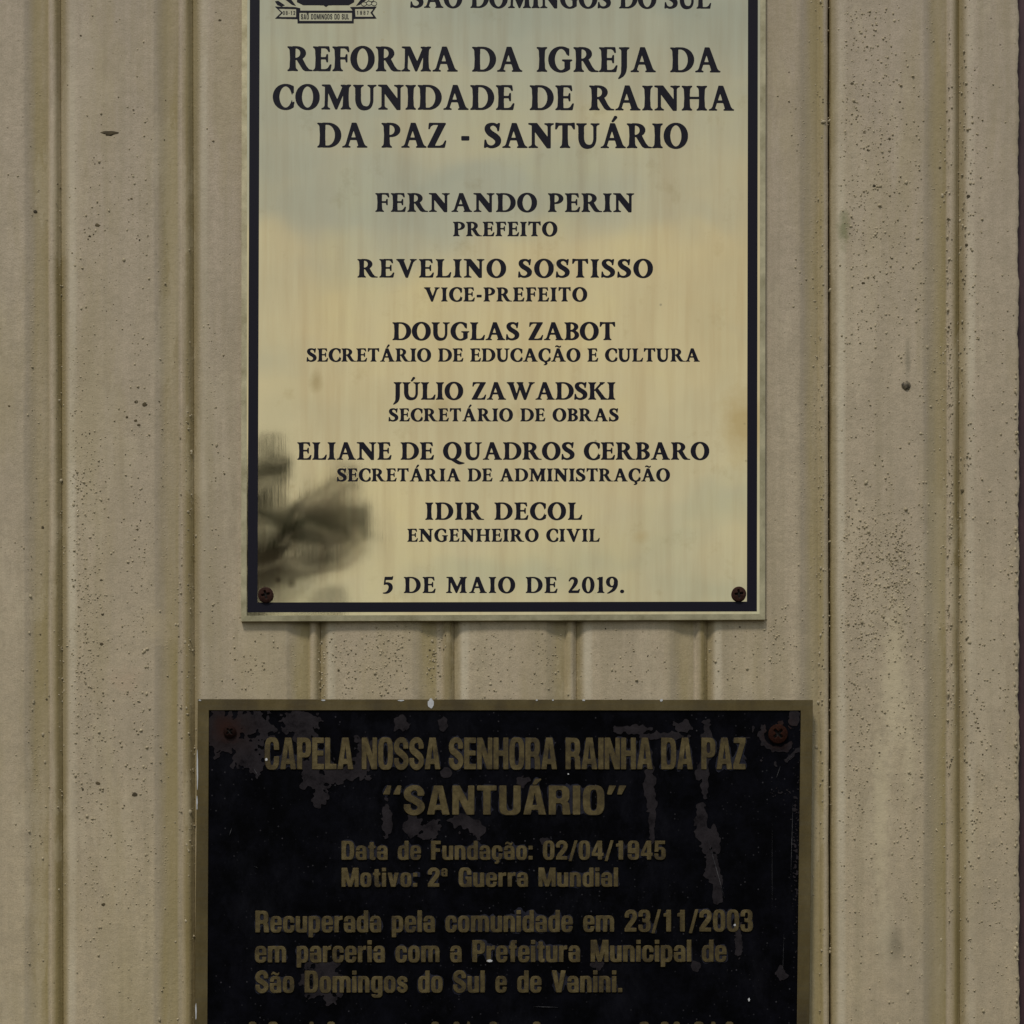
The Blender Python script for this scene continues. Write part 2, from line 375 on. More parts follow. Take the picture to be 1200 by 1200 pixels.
# ---- outline helpers for letter drawing (cap height = 1)
def bez(p0, p1, p2, p3, n=14):
    t = np.linspace(0, 1, n)[:, None]; p0, p1, p2, p3 = map(np.array, (p0, p1, p2, p3))
    return (1 - t) ** 3 * p0 + 3 * (1 - t) ** 2 * t * p1 + 3 * (1 - t) * t * t * p2 + t ** 3 * p3
def sup(x0, x1, y0, y1, n=2.0, k=56):
    t = np.linspace(0, 2 * math.pi, k, endpoint=False); c, s = np.cos(t), np.sin(t)
    return np.c_[(x0 + x1) / 2 + (x1 - x0) / 2 * np.sign(c) * np.abs(c) ** (2 / n), (y0 + y1) / 2 + (y1 - y0) / 2 * np.sign(s) * np.abs(s) ** (2 / n)]
def rect(x0, y0, x1, y1): return [(x0, y0), (x1, y0), (x1, y1), (x0, y1)]
def stroke(pts, ws, k=10):
    """smooth variable-width stroke through pts (Catmull-Rom)"""
    P_ = np.array([(p[0], p[1], w_) for p, w_ in zip(pts, ws)], float)
    P_ = np.vstack([2 * P_[0] - P_[1], P_, 2 * P_[-1] - P_[-2]]); o = []
    for i in range(1, len(P_) - 2):
        for t in np.linspace(0, 1, k, endpoint=False):
            a0, a1, a2, a3 = P_[i - 1:i + 3]
            o.append(0.5 * (2 * a1 + (a2 - a0) * t + (2 * a0 - 5 * a1 + 4 * a2 - a3) * t * t + (3 * a1 - a0 - 3 * a2 + a3) * t ** 3))
    o.append(P_[-2]); o = np.array(o)
    d = np.gradient(o[:, :2], axis=0); d /= np.hypot(d[:, 0], d[:, 1])[:, None] + 1e-9
    nrm = np.c_[-d[:, 1], d[:, 0]] * (o[:, 2:3] / 2)
    return [q for i in range(len(o) - 1) for q in ()] or ('strip', o[:, :2] + nrm, o[:, :2] - nrm)

def glyph_loops(ops, width, res=150, sg=1.5, lev=.5):
    X = np.arange(-0.35, width + 0.35, 1 / res); Y = np.arange(-0.42, 1.42, 1 / res)
    A = np.zeros((len(Y), len(X)), bool)
    for sgn, p in ops:
        if isinstance(p, tuple) and len(p) and isinstance(p[0], str):
            r = np.zeros_like(A); L, R = p[1], p[2]
            for i in range(len(L) - 1):
                r |= raster([L[i], L[i + 1], R[i + 1], R[i]], X, Y)
        else: r = raster(p, X, Y)
        A = (A | r) if sgn > 0 else (A & ~r)
    F = blur(A.astype(float), sg)
    return [simplify(l, 0.0035) for l in contours(F, X, Y, lev)]

# ---- serif capitals of the new plaque
W_ = .20
def stem(x, w=W_, y0=0., y1=1., bl=.10, br=.10, tl=.10, tr=.10):
    l, r = x - w / 2, x + w / 2; p = []
    p += [(l - bl, y0), (x, y0 + .016), (r + br, y0)]
    if br: p += [(r + br - .004, y0 + .034), (r + .42 * br, y0 + .062), (r + .012, y0 + .13)]
    p += [(r - .006, (y0 + y1) / 2)]
    if tr: p += [(r + .012, y1 - .13), (r + .42 * tr, y1 - .062), (r + tr - .004, y1 - .034)]
    p += [(r + tr, y1), (x, y1 - .016), (l - tl, y1)]
    if tl: p += [(l - tl + .004, y1 - .034), (l - .42 * tl, y1 - .062), (l - .012, y1 - .13)]
    p += [(l + .006, (y0 + y1) / 2)]
    if bl: p += [(l - .012, y0 + .13), (l - .42 * bl, y0 + .062), (l - bl + .004, y0 + .034)]
    return (1, p)
def sf(xl, xr, y, d, bl, br):
    return (1, [(xl, y), ((xl + xr) / 2, y + .012 * d), (xr, y), (xr, y + .034 * d), (br + (xr - br) * .35, y + .062 * d), (br, y + .13 * d), (bl, y + .13 * d), (bl + (xl - bl) * .35, y + .062 * d), (xl, y + .034 * d)])
def bowl(xl, xr, y0, y1, tx, th, sk=0.0):
    def half(a0, b0, a1, b1, xm):
        m_ = (b0 + b1) / 2 + sk; k = .56
        return [(a0, b0)] + list(bez((xm, b0), (xm + (a1 - xm) * k, b0), (a1, m_ - (m_ - b0) * k), (a1, m_))) + list(bez((a1, m_), (a1, m_ + (b1 - m_) * k), (xm + (a1 - xm) * k, b1), (xm, b1))) + [(a0, b1)]
    xm = xl + (xr - xl) * .30
    return [(1, half(xl, y0, xr, y1, xm)), (-1, half(xl + .02, y0 + th, xr - tx, y1 - th, xl + (xr - tx - xl) * .38))]
acute = [(1, [(.0, .0), (.07, -.01), (.22, .17), (.19, .235), (.12, .235)])]
tilde = [(1, stroke([(0, .03), (.06, .10), (.14, .10), (.24, .04), (.32, .04), (.38, .12)], [.03, .07, .085, .085, .07, .03]))]
def shift(ops, dx, dy, s=1.0):
    o = []
    for g, p in ops:
        if isinstance(p, tuple) and isinstance(p[0], str): o.append((g, (p[0], p[1] * s + [dx, dy], p[2] * s + [dx, dy])))
        else: o.append((g, np.array(p) * s + [dx, dy]))
    return o
SER = {}
SER['I'] = (.40, [stem(.20)])
A_ = [(1, [(.365, 1.0), (.545, 1.0), (.895, 0), (.655, 0)]), (1, [(.37, .97), (.475, .84), (.20, 0), (.105, 0)]), (1, rect(.24, .315, .70, .395)),
      sf(0, .31, 0, 1, .115, .20), sf(.56, .97, 0, 1, .665, .87)]
A_[3] = (1, [(0, 0), (.15, .014), (.31, 0), (.31, .034), (.24, .06), (.215, .12), (.13, .12), (.09, .06), (0, .034)])
A_[4] = (1, [(.57, 0), (.77, .014), (.97, 0), (.97, .034), (.90, .06), (.85, .13), (.62, .11), (.64, .06), (.57, .034)])
SER['A'] = (.97, A_)
SER['Á'] = (.97, A_ + shift(acute, .42, 1.07))
SER['Ã'] = (.97, A_ + shift(tilde, .27, 1.09))
SER['B'] = (.72, bowl(.2, .68, .50, 1.0, .19, .065) + bowl(.2, .72, 0, .56, .20, .07) + [stem(.20, br=0, tr=0)])
def ring(w_, tx=.235, th=.075): return [(1, sup(0, w_, -.025, 1.025, 2.06)), (-1, sup(tx, w_ - tx, -.025 + th, 1.025 - th, 1.95))]
SER['O'] = (.93, ring(.93))
SER['Q'] = (1.0, ring(.93) + [(1, stroke([(.42, .03), (.60, -.06), (.82, -.19), (1.08, -.20)], [.10, .17, .16, .03]))])
C_ = ring(.98) + [(-1, [(.74, .26), (1.3, .10), (1.3, .9), (.745, .74)]), (-1, rect(.80, -.1, 1.3, 1.1)),
      (1, [(.60, .985), (.80, .94), (.80, .66), (.765, .66), (.70, .86), (.56, .93)]), (1, [(.60, .01), (.77, .06), (.83, .29), (.795, .30), (.70, .13), (.56, .06)])]
SER['C'] = (.80, C_)
SER['Ç'] = (.80, C_ + [(1, stroke([(.47, .0), (.45, -.07), (.54, -.12), (.50, -.21), (.36, -.26)], [.06, .07, .11, .10, .03]))])
SER['G'] = (.92, ring(.98)[:2] + [(-1, [(.60, .45), (1.3, .45), (1.3, .9), (.745, .74)]), (-1, rect(.80, -.1, 1.3, 1.1)),
      (1, [(.60, .985), (.80, .94), (.80, .66), (.765, .66), (.70, .86), (.56, .93)]), (-1, [(.745, .10), (.80, .03), (.80, -.1), (.9, -.1)]),
      (1, [(.64, .02), (.83, .10), (.83, .42), (.92, .455), (.92, .49), (.53, .49), (.53, .455), (.63, .42)])])
SER['D'] = (.92, bowl(.2, .92, 0, 1, .225, .06) + [stem(.20, br=0, tr=0)])
def arm(x0, x1, y, d, drop=.22, th=.055):   # horizontal arm with an upright beak
    return (1, [(x0, y), (x1, y), (x1 + .03, y + d * drop), (x1 - .01, y + d * drop), (x1 - .07, y + d * (th + .045)), (x1 - .15, y + d * th), (x0, y + d * th)])
E_ = [stem(.20, br=0, tr=0), arm(.2, .62, 1, -1), (1, [(.2, .49), (.50, .49), (.53, .36), (.57, .36), (.57, .68), (.53, .68), (.50, .555), (.2, .555)])]
SER['E'] = (.70, E_ + [(1, [(.2, 0), (.66, 0), (.71, .26), (.665, .26), (.58, .11), (.48, .062), (.2, .062)])])
SER['F'] = (.65, [stem(.20, tr=0)] + E_[1:])
SER['H'] = (.98, [stem(.20), stem(.78), (1, rect(.2, .475, .8, .545))])
SER['J'] = (.42, [(1, stroke([(.22, 1.0), (.22, .6), (.215, .15), (.16, -.10), (.0, -.28)], [.21, .20, .20, .14, .03])), sf(.02, .42, 1, -1, .12, .32)])
SER['K'] = (.93, [stem(.20), (1, [(.28, .50), (.66, 1.0), (.78, 1.0), (.40, .54)]), (1, [(.34, .56), (.50, .62), (.90, 0.02), (.93, 0), (.68, 0)]), sf(.58, .84, 1, -1, .68, .74), (1, [(.62, 0), (.98, 0), (.98, .034), (.84, .1), (.68, .08)])])
SER['L'] = (.72, [stem(.20, br=0), (1, [(.2, 0), (.68, 0), (.73, .28), (.685, .28), (.60, .12), (.50, .065), (.2, .065)])])
SER['M'] = (1.16, [(1, [(.13, 0), (.225, 0), (.26, 1), (.15, 1)]), stem(.95), (1, [(.15, 1), (.34, 1), (.66, .27), (.545, 0)]), (1, [(.545, 0), (.60, 0), (.93, .86), (.90, 1), (.86, 1), (.52, .14)]),
      sf(0, .33, 0, 1, .13, .22), (1, [(.02, 1), (.30, 1), (.24, .92), (.14, .93), (.10, .95), (.02, .965)]), (1, [(1.0, 1), (1.14, 1), (1.14, .965), (1.05, .93)])])
SER['N'] = (.98, [(1, rect(.135, 0, .235, 1)), (1, rect(.755, 0, .85, 1)), (1, [(.10, 1), (.33, 1), (.85, .27), (.85, -.01), (.72, -.01), (.16, .80)]),
      sf(.0, .36, 0, 1, .135, .235), sf(.62, .98, 1, -1, .755, .85), (1, [(-.01, 1), (.3, 1), (.2, .9), (.1, .94), (-.01, .965)])])
SER['P'] = (.72, bowl(.2, .72, .44, 1, .20, .062) + [stem(.20, tr=0)])
R_ = bowl(.2, .71, .46, 1, .20, .062) + [stem(.20, tr=0), (1, [(.36, .47), (.56, .52), (.72, .20), (.84, .05), (.97, .03), (.97, 0), (.70, 0), (.60, .06)])]
SER['R'] = (.94, R_)
SER['S'] = (.60, [(1, stroke([(.50, .80), (.40, .935), (.28, .965), (.15, .90), (.115, .76), (.21, .60), (.38, .47), (.485, .34), (.475, .17), (.36, .06), (.22, .035), (.10, .10), (.05, .20)],
      [.06, .085, .09, .15, .185, .215, .22, .205, .17, .11, .085, .08, .06])), (1, [(.475, .68), (.515, .68), (.555, 1.0), (.50, 1.0), (.44, .93)]), (1, [(.0, .0), (.05, 0), (.12, .07), (.06, .32), (.02, .32)])])
SER['S'] = (.66, shift([(g, (p[0], p[1] * [1.1, 1], p[2] * [1.1, 1]) if isinstance(p, tuple) else np.array(p) * [1.1, 1]) for g, p in SER['S'][1]], 0, 0))
SER['T'] = (.78, [stem(.39, tl=0, tr=0), (1, rect(.06, .94, .72, 1.0)), (1, [(.02, 1.02), (.06, 1.02), (.20, 1.0), (.30, .94), (.14, .92), (.055, .76), (.015, .76)]), (1, [(.76, 1.02), (.72, 1.02), (.58, 1.0), (.48, .94), (.64, .92), (.725, .76), (.765, .76)])])
U_ = [(1, stroke([(.19, .95), (.19, .62), (.20, .30), (.30, .10), (.47, .045), (.63, .10), (.715, .30), (.72, .62), (.72, .95)], [.20, .20, .20, .185, .14, .105, .10, .10, .10], 12)), sf(0, .40, 1, -1, .09, .29), sf(.56, .90, 1, -1, .67, .77)]
SER['U'] = (.90, U_)
SER['Ú'] = (.90, U_ + shift(acute, .42, 1.07))
SER['V'] = (.98, [(1, [(.08, 1), (.32, 1), (.56, .30), (.53, -.01), (.46, -.01)]), (1, [(.48, -.01), (.55, -.01), (.86, 1), (.755, 1), (.50, .20)]), sf(0, .40, 1, -1, .10, .31), sf(.66, .98, 1, -1, .75, .85)])
SER['W'] = (1.42, [(1, [(.08, 1), (.31, 1), (.50, .30), (.47, -.01), (.40, -.01)]), (1, [(.42, -.01), (.49, -.01), (.74, .86), (.66, .90)]), (1, [(.55, 1), (.78, 1), (.98, .30), (.95, -.01), (.88, -.01)]), (1, [(.90, -.01), (.97, -.01), (1.30, 1), (1.20, 1), (.93, .20)]),
      sf(0, .38, 1, -1, .10, .30), sf(.50, .84, 1, -1, .58, .76), sf(1.11, 1.42, 1, -1, 1.20, 1.29)])
SER['Z'] = (.72, [(1, [(.01, 0.04), (.0, 0), (.23, 0), (.69, .96), (.69, 1), (.46, 1)]), (1, [(.06, 1), (.70, 1), (.70, .94), (.22, .94), (.12, .88), (.075, .76), (.035, .76)]), (1, [(.0, 0), (.66, 0), (.72, .28), (.68, .28), (.60, .12), (.48, .065), (.0, .065)])])
SER['-'] = (.36, [(1, rect(.04, .30, .33, .46))])
SER['.'] = (.22, [(1, sup(.0, .21, -.01, .20))])
SER['5'] = (.60, [(1, [(.14, 1), (.54, 1), (.575, 1.06), (.60, 1.05), (.56, .83), (.19, .83)]), (1, [(.14, 1), (.20, 1), (.16, .55), (.09, .5)]), (1, stroke([(.11, .56), (.28, .60), (.43, .50), (.46, .30), (.36, .10), (.20, .0), (.03, -.01)], [.07, .13, .19, .21, .16, .09, .03]))])
SER['2'] = (.66, [(1, stroke([(.06, .74), (.16, .90), (.30, .93), (.42, .84), (.43, .66), (.32, .42), (.18, .22), (.05, .06)], [.05, .10, .14, .19, .20, .16, .11, .07])), (1, [(.03, 0), (.60, 0), (.66, .24), (.61, .24), (.54, .14), (.10, .14)])])
SER['0'] = (.68, [(1, sup(0, .68, -.02, 1.02, 2.05)), (-1, sup(.20, .48, .05, .95, 1.95))])
SER['1'] = (.42, [stem(.24, tl=0, tr=0), (1, [(.03, .90), (.14, .95), (.34, 1.02), (.34, .8), (.15, .84), (.04, .86)])])
SER['9'] = (.66, [(1, sup(0, .64, .36, 1.02, 2.05)), (-1, sup(.19, .45, .43, .95, 1.95)), (1, stroke([(.53, .70), (.52, .45), (.40, .20), (.18, .03), (.06, -.02)], [.2, .2, .16, .08, .03]))])

# ---- condensed grotesque of the old plaque
SAN = {}
st = .215
def slot(x0, y0, x1, y1): return (-1, sup(x0, x1, y0, y1, 3.2))
def body(w_, y0=-.012, y1=1.012): return (1, sup(0, w_, y0, y1, 3.4))
A2 = [(1, [(.215, 1), (.485, 1), (.70, 0), (.48, 0), (.455, .17), (.245, .17), (.22, 0), (0, 0)]), (-1, [(.35, .80), (.43, .32), (.27, .32)])]
SAN['A'] = (.70, A2)
SAN['Á'] = (.70, A2 + [(1, [(.28, 1.05), (.40, 1.05), (.56, 1.24), (.37, 1.24)])])
SAN['B'] = (.66, [body(.66), (1, rect(0, 0, .3, 1)), slot(st, .13, .45, .46), slot(st, .58, .45, .88)])
SAN['C'] = (.64, [body(.64), slot(st, .12, .64 - st, .88), (-1, rect(.40, .40, .8, .62))])
SAN['D'] = (.66, [body(.66, 0, 1), (1, rect(0, 0, .3, 1)), slot(st, .13, .66 - st, .87)])
SAN['E'] = (.52, [(1, rect(0, 0, st, 1)), (1, rect(0, 0, .52, .16)), (1, rect(0, .84, .52, 1)), (1, rect(0, .44, .49, .59))])
SAN['F'] = (.50, [(1, rect(0, 0, st, 1)), (1, rect(0, .84, .50, 1)), (1, rect(0, .43, .46, .59))])
SAN['G'] = (.66, [body(.66), slot(st, .12, .66 - st, .88), (-1, rect(.40, .52, .8, .64)), (1, rect(.36, .38, .66, .52)), (1, rect(.52, 0, .66, .3))])
SAN['H'] = (.66, [(1, rect(0, 0, st, 1)), (1, rect(.66 - st, 0, .66, 1)), (1, rect(0, .43, .66, .59))])
SAN['I'] = (.22, [(1, rect(0, 0, .22, 1))])
SAN['L'] = (.50, [(1, rect(0, 0, st, 1)), (1, rect(0, 0, .50, .16))])
SAN['M'] = (.88, [(1, rect(0, 0, .19, 1)), (1, rect(.69, 0, .88, 1)), (1, [(0, 1), (.28, 1), (.50, 0), (.36, 0)]), (1, [(.60, 1), (.88, 1), (.52, 0), (.38, 0)])])
SAN['N'] = (.68, [(1, rect(0, 0, .19, 1)), (1, rect(.49, 0, .68, 1)), (1, [(0, 1), (.23, 1), (.68, 0), (.45, 0)])])
SAN['O'] = (.66, [body(.66), slot(st, .12, .66 - st, .88)])
SAN['P'] = (.62, [(1, sup(0, .62, .38, 1.0, 3.2)), (1, rect(0, 0, st, 1)), (1, rect(0, .5, .3, 1)), slot(st, .51, .62 - st, .87)])
SAN['R'] = (.66, [(1, sup(0, .64, .40, 1.0, 3.2)), (1, rect(0, 0, st, 1)), slot(st, .55, .64 - st, .87), (1, [(.2, .52), (.52, .5), (.63, .38), (.67, 0), (.44, 0), (.42, .34), (.36, .43), (.2, .43)])])
S2 = stroke([(.53, .66), (.52, .80), (.42, .92), (.24, .92), (.115, .80), (.13, .62), (.32, .50), (.51, .36), (.53, .20), (.41, .08), (.23, .075), (.11, .20), (.10, .35)], [.2, .2, .17, .17, .2, .22, .22, .22, .2, .17, .17, .2, .2])
SAN['S'] = (.63, [(1, S2)])
SAN['T'] = (.60, [(1, rect(.19, 0, .41, 1)), (1, rect(0, .84, .60, 1))])
SAN['U'] = (.66, [(1, sup(0, .66, -.012, .6, 3.2)), (1, rect(0, .3, .66, 1)), slot(st, .12, .66 - st, .6), (-1, rect(st, .3, .66 - st, 1.2))])
SAN['V'] = (.68, [(1, [(0, 1), (.22, 1), (.34, .30), (.46, 1), (.68, 1), (.46, 0), (.22, 0)])])
SAN['Z'] = (.54, [(1, rect(0, 0, .54, .16)), (1, rect(.02, .84, .54, 1)), (1, [(0, .14), (.23, .14), (.54, .86), (.31, .86)])])
xh = .735; lw = .56
def lb(w_=lw): return (1, sup(0, w_, -.012, xh + .012, 3.2))
cs = (.19, .11, lw - .19, xh - .11)
a_ = [lb(), (1, rect(.37, 0, lw, .5)), slot(.19, .10, .37, .33), (-1, rect(-.1, .42, .2, .50)), slot(.19, .42, .37, .63)]
SAN['a'] = (lw, a_)
SAN['ã'] = (lw, a_ + shift(tilde, .08, .80, 1.0))
SAN['ª'] = (.34, shift(a_, 0, .56, .55))
c_ = [lb(), slot(*cs), (-1, rect(.36, .31, .8, .45))]
SAN['c'] = (.54, c_)
SAN['ç'] = (.54, c_ + [(1, [(.22, .02), (.34, .02), (.40, -.10), (.30, -.22), (.16, -.22), (.16, -.15), (.25, -.13)])])
SAN['d'] = (lw, [lb(), slot(*cs), (1, rect(lw - .2, 0, lw, 1))])
SAN['e'] = (.55, [lb(), slot(.19, .43, .37, .64), slot(.19, .10, .37, .35), (-1, rect(.36, .24, .8, .34)), (1, rect(.1, .345, .56, .42))])
SAN['f'] = (.36, [(1, rect(.08, 0, .28, .7)), (1, rect(0, .62, .37, .74)), (1, sup(.08, .50, .62, 1.0, 3)), (-1, rect(.285, .5, .6, .86)), (-1, rect(.37, .5, .8, 1.2)), (1, rect(.2, .62, .37, .74))])
SAN['g'] = (lw, [(1, sup(0, lw, -.24, .3, 3.2)), (-1, rect(-.2, -.02, .37, .4)), slot(.19, -.13, .37, .3), lb(), slot(*cs), (1, rect(lw - .2, -.05, lw, xh)), (-1, rect(-.1, -.10, .2, -.02))])
SAN['i'] = (.2, [(1, rect(0, 0, .2, xh)), (1, rect(0, .83, .2, 1))])
SAN['l'] = (.2, [(1, rect(0, 0, .2, 1))])
n_ = [(1, sup(0, lw, .0, xh + .012, 3.2)), (1, rect(0, 0, lw, .4)), (1, rect(0, 0, .2, xh)), (-1, rect(.2, -.2, lw - .2, .4)), slot(.2, .1, lw - .2, xh - .11)]
SAN['n'] = (lw, n_)
SAN['m'] = (.90, n_[:] + shift(n_[:1], .34, 0) + [(1, rect(.36, 0, .55, .6)), (1, rect(.70, 0, .90, .5)), (-1, rect(.55, -.2, .71, .4)), slot(.55, .1, .71, xh - .11), (-1, rect(.2, -.2, .36, .4)), slot(.2, .1, .36, xh - .11)])
SAN['o'] = (lw, [lb(), slot(*cs)])
SAN['p'] = (lw, [lb(), slot(*cs), (1, rect(0, -.24, .2, xh))])
SAN['r'] = (.38, [(1, rect(0, 0, .2, xh)), (1, [(.18, .50), (.25, .58), (.39, .59), (.39, .75), (.28, .74), (.18, .64)])])
SAN['s'] = (.52, [(1, stroke([(.43, .49), (.42, .60), (.33, .665), (.19, .665), (.10, .57), (.13, .44), (.27, .365), (.41, .28), (.43, .16), (.33, .07), (.19, .065), (.10, .14), (.09, .25)], [.17, .16, .14, .14, .17, .19, .19, .19, .17, .14, .14, .16, .17]))])
SAN['t'] = (.36, [(1, rect(.08, .1, .28, .93)), (1, rect(0, .62, .37, .735)), (1, sup(.08, .42, -.01, .4, 3)), (-1, rect(.285, .13, .6, .62)), (-1, rect(.37, -.1, .6, .6)), (1, rect(.08, .2, .28, .9))])
SAN['u'] = (lw, [(1, sup(0, lw, -.012, .5, 3.2)), (1, rect(0, .3, lw, xh)), (1, rect(lw - .2, 0, lw, xh)), slot(.2, .11, lw - .2, .5), (-1, rect(.2, .3, lw - .2, 1))])
SAN['v'] = (.56, [(1, [(0, xh), (.20, xh), (.28, .24), (.36, xh), (.56, xh), (.39, 0), (.17, 0)])])
SAN['.'] = (.2, [(1, rect(0, 0, .2, .18))])
SAN[':'] = (.2, [(1, rect(0, 0, .2, .18)), (1, rect(0, .55, .2, xh))])
SAN['-'] = (.3, [(1, rect(0, .36, .3, .5))])
SAN['/'] = (.40, [(1, [(-.03, -.08), (.11, -.08), (.43, 1.02), (.29, 1.02)])])
SAN['“'] = (.56, [(1, [(.0, .70), (.20, .70), (.25, 1.0), (.13, 1.0)]), (1, [(.32, .70), (.52, .70), (.57, 1.0), (.45, 1.0)])])
SAN['”'] = (.60, [(1, [(.0, .70), (.13, .70), (.27, 1.0), (.06, 1.0)]), (1, [(.32, .70), (.45, .70), (.59, 1.0), (.38, 1.0)])])
dw = .60
SAN['0'] = (dw, [(1, sup(0, dw, -.01, 1.01, 3.2)), slot(.2, .11, dw - .2, .89)])
SAN['1'] = (dw, [(1, rect(.22, 0, .44, 1)), (1, [(.08, .70), (.08, .83), (.2, .86), (.28, 1), (.42, 1), (.42, .7)])])
SAN['2'] = (dw, [(1, stroke([(.10, .66), (.11, .82), (.22, .92), (.40, .92), (.50, .80), (.47, .60), (.30, .38), (.15, .18), (.12, .05)], [.19, .19, .17, .17, .2, .21, .21, .21, .2])), (1, rect(.0, 0, .58, .16)), (-1, rect(-.2, -.2, .8, 0))])
SAN['3'] = (dw, [(1, sup(0, dw - .02, .44, 1.01, 3)), (1, sup(0, dw, -.01, .56, 3)), slot(.2, .10, .39, .44), slot(.2, .58, .38, .89), (-1, rect(-.1, .31, .2, .70)), (-1, rect(.05, .31, .25, .45)), (1, rect(.2, .45, .4, .57))])
SAN['4'] = (dw + .02, [(1, [(.30, 1), (.54, 1), (.54, 0), (.34, 0), (.34, .20), (.0, .20), (.0, .34)]), (1, rect(.1, .20, .62, .34)), (-1, [(.34, .76), (.34, .34), (.155, .34)])])
SAN['5'] = (dw, [(1, sup(0, dw, -.01, .66, 3)), slot(.2, .11, .39, .55), (-1, rect(-.1, .31, .2, .42)), (1, rect(.03, .42, .2, 1)), (1, rect(.03, .84, .56, 1))])
SAN['8'] = (dw, [(1, sup(0.01, dw - .01, .44, 1.01, 3)), (1, sup(0, dw, -.01, .56, 3)), slot(.2, .10, .4, .45), slot(.2, .59, .4, .90)])
SAN['7'] = (dw - .05, [(1, rect(0, .84, .56, 1)), (1, [(.33, .86), (.56, .86), (.32, 0), (.09, 0)])])
SAN['9'] = (dw, [(1, sup(0, dw, .34, 1.01, 3)), slot(.2, .45, .4, .90), (1, sup(0, dw, -.01, .6, 3)), slot(.2, .10, .4, .45), (-1, rect(-.1, .26, .2, .34)), (1, rect(.4, .3, dw, .7)), (1, rect(.15, .34, .5, .44))])

_cache = {}
def glyph(font, ch, small=False):
    k = (id(font), ch, small)
    if k not in _cache:
        w_, ops = font[ch]
        _cache[k] = (w_, glyph_loops(ops, w_) if font is SAN else glyph_loops(ops, w_, sg=2.2, lev=.13 if small else .17))
    return _cache[k]
LETTER_ID = {}
def line_loops(font, text, x0, x1, base, H, tilt=0.0, track=None, space=.32):
    """loops in photograph pixels (y up negative handled later). track None: stretch letters; else stretch the spacing"""
    g = [(c, (space, []) if c == ' ' else glyph(font, c, H < 17.5)) for c in text]
    nat = sum(w_ for _, (w_, _) in g)
    n = len(text) - 1
    if track is None: sx = 1.05 if H > 21.9 else 1.14; t = (((x1 - x0) / H / sx) - nat) / n
    else: t = track; sx = ((x1 - x0) / H) / (nat + track * n)
    o = []; x = 0.0
    for c, (w_, ls) in g:
        for L in ls:
            X = x0 + (L[:, 0] + x) * sx * H
            o.append(np.c_[X, base + tilt * (X - x0) - L[:, 1] * H]); LETTER_ID[id(o[-1])] = (len(LETTER_ID), o[-1], x)
        x += w_ + t
    return o
def to_plane(loops, d):
    """pixel loops -> metres on the plane d (x, z)"""
    k = (D - d) / D; r = []
    for L in loops:
        x = (L[:, 0] - 600) * S * k; z = ZC + ((600 - L[:, 1]) * S - ZC) * k
        r.append(np.c_[x, z])
    return r
def flat_part(name, px_loops, d, thick, mat, parent, bevel=0.0):
    """px loops laid on plane at d (front face), body thick behind it"""
    groups = {}
    for L in px_loops: groups.setdefault(LETTER_ID[id(L)][2] if id(L) in LETTER_ID else None, []).append(L)
    if len(groups) > 1:
        V, F, n0 = [], [], 0
        for q, g in enumerate(groups.values()):
            m1 = fill_mesh(name, to_plane(g, d), thick, bevel)
            c1 = np.empty(len(m1.vertices) * 3); m1.vertices.foreach_get('co', c1); c1 = c1.reshape(-1, 3)
            c1[:, 2] -= (q % 2) * .00002; V += c1.tolist(); F += [tuple(n0 + k for k in p.vertices) for p in m1.polygons]
            n0 += len(c1); bpy.data.meshes.remove(m1)
        me = mesh(name, V, F)
    else: me = fill_mesh(name, to_plane(px_loops, d), thick, bevel)
    # local z of the curve becomes -y: front at y=-d
    co_ = np.empty(len(me.vertices) * 3); me.vertices.foreach_get('co', co_); co_ = co_.reshape(-1, 3)
    px = parent.location if parent is not None else Vector((0, 0, 0))
    out_ = np.c_[co_[:, 0] - px.x, -(co_[:, 2] + d - thick / 2) - px.y, co_[:, 1] - px.z]
    me.vertices.foreach_set('co', out_.ravel()); me.update()
    return link(name, me, mat, parent)

# ------------------------------------------------------------------ wooden wall
JOINT = [-78, 73.5, 228, 375.5, 532, 675, 828, 971.5, 1123, 1275]
PROF = [(0, 2.4), (.004, 2.95), (.014, 3.1), (.024, 3.7), (.034, 4.4), (.050, 5.3), (.075, 6.0), (.11, 6.3), (.25, 6.5), (.5, 6.6), (.70, 6.5), (.735, 6.4), (.755, 5.9),
        (.80, 4.7), (.85, 4.1), (.895, 3.8), (.905, 3.3), (.912, 3.5), (.922, 5.0), (.937, 5.8), (.955, 6.0), (.970, 5.5), (.980, 4.5), (.988, 3.5), (.996, 2.95), (1.0, 2.4)]
def shearx(px, py): return (py - 600) / 600 * (1.6 - px / 1200 * 1.0)
def wob(i, z, s=1.0): return s * (math.sin(z * 31 + i * 1.7) * .5 + math.sin(z * 83 + i * 3.1) * .3 + math.sin(z * 190 + i * 5.3) * .2)
Z0, Z1 = 1500, -330
wall = thing('plank_wall', 'cream painted wall of upright tongue and groove planks behind both plaques', 'wall', (0, .012, -.6))
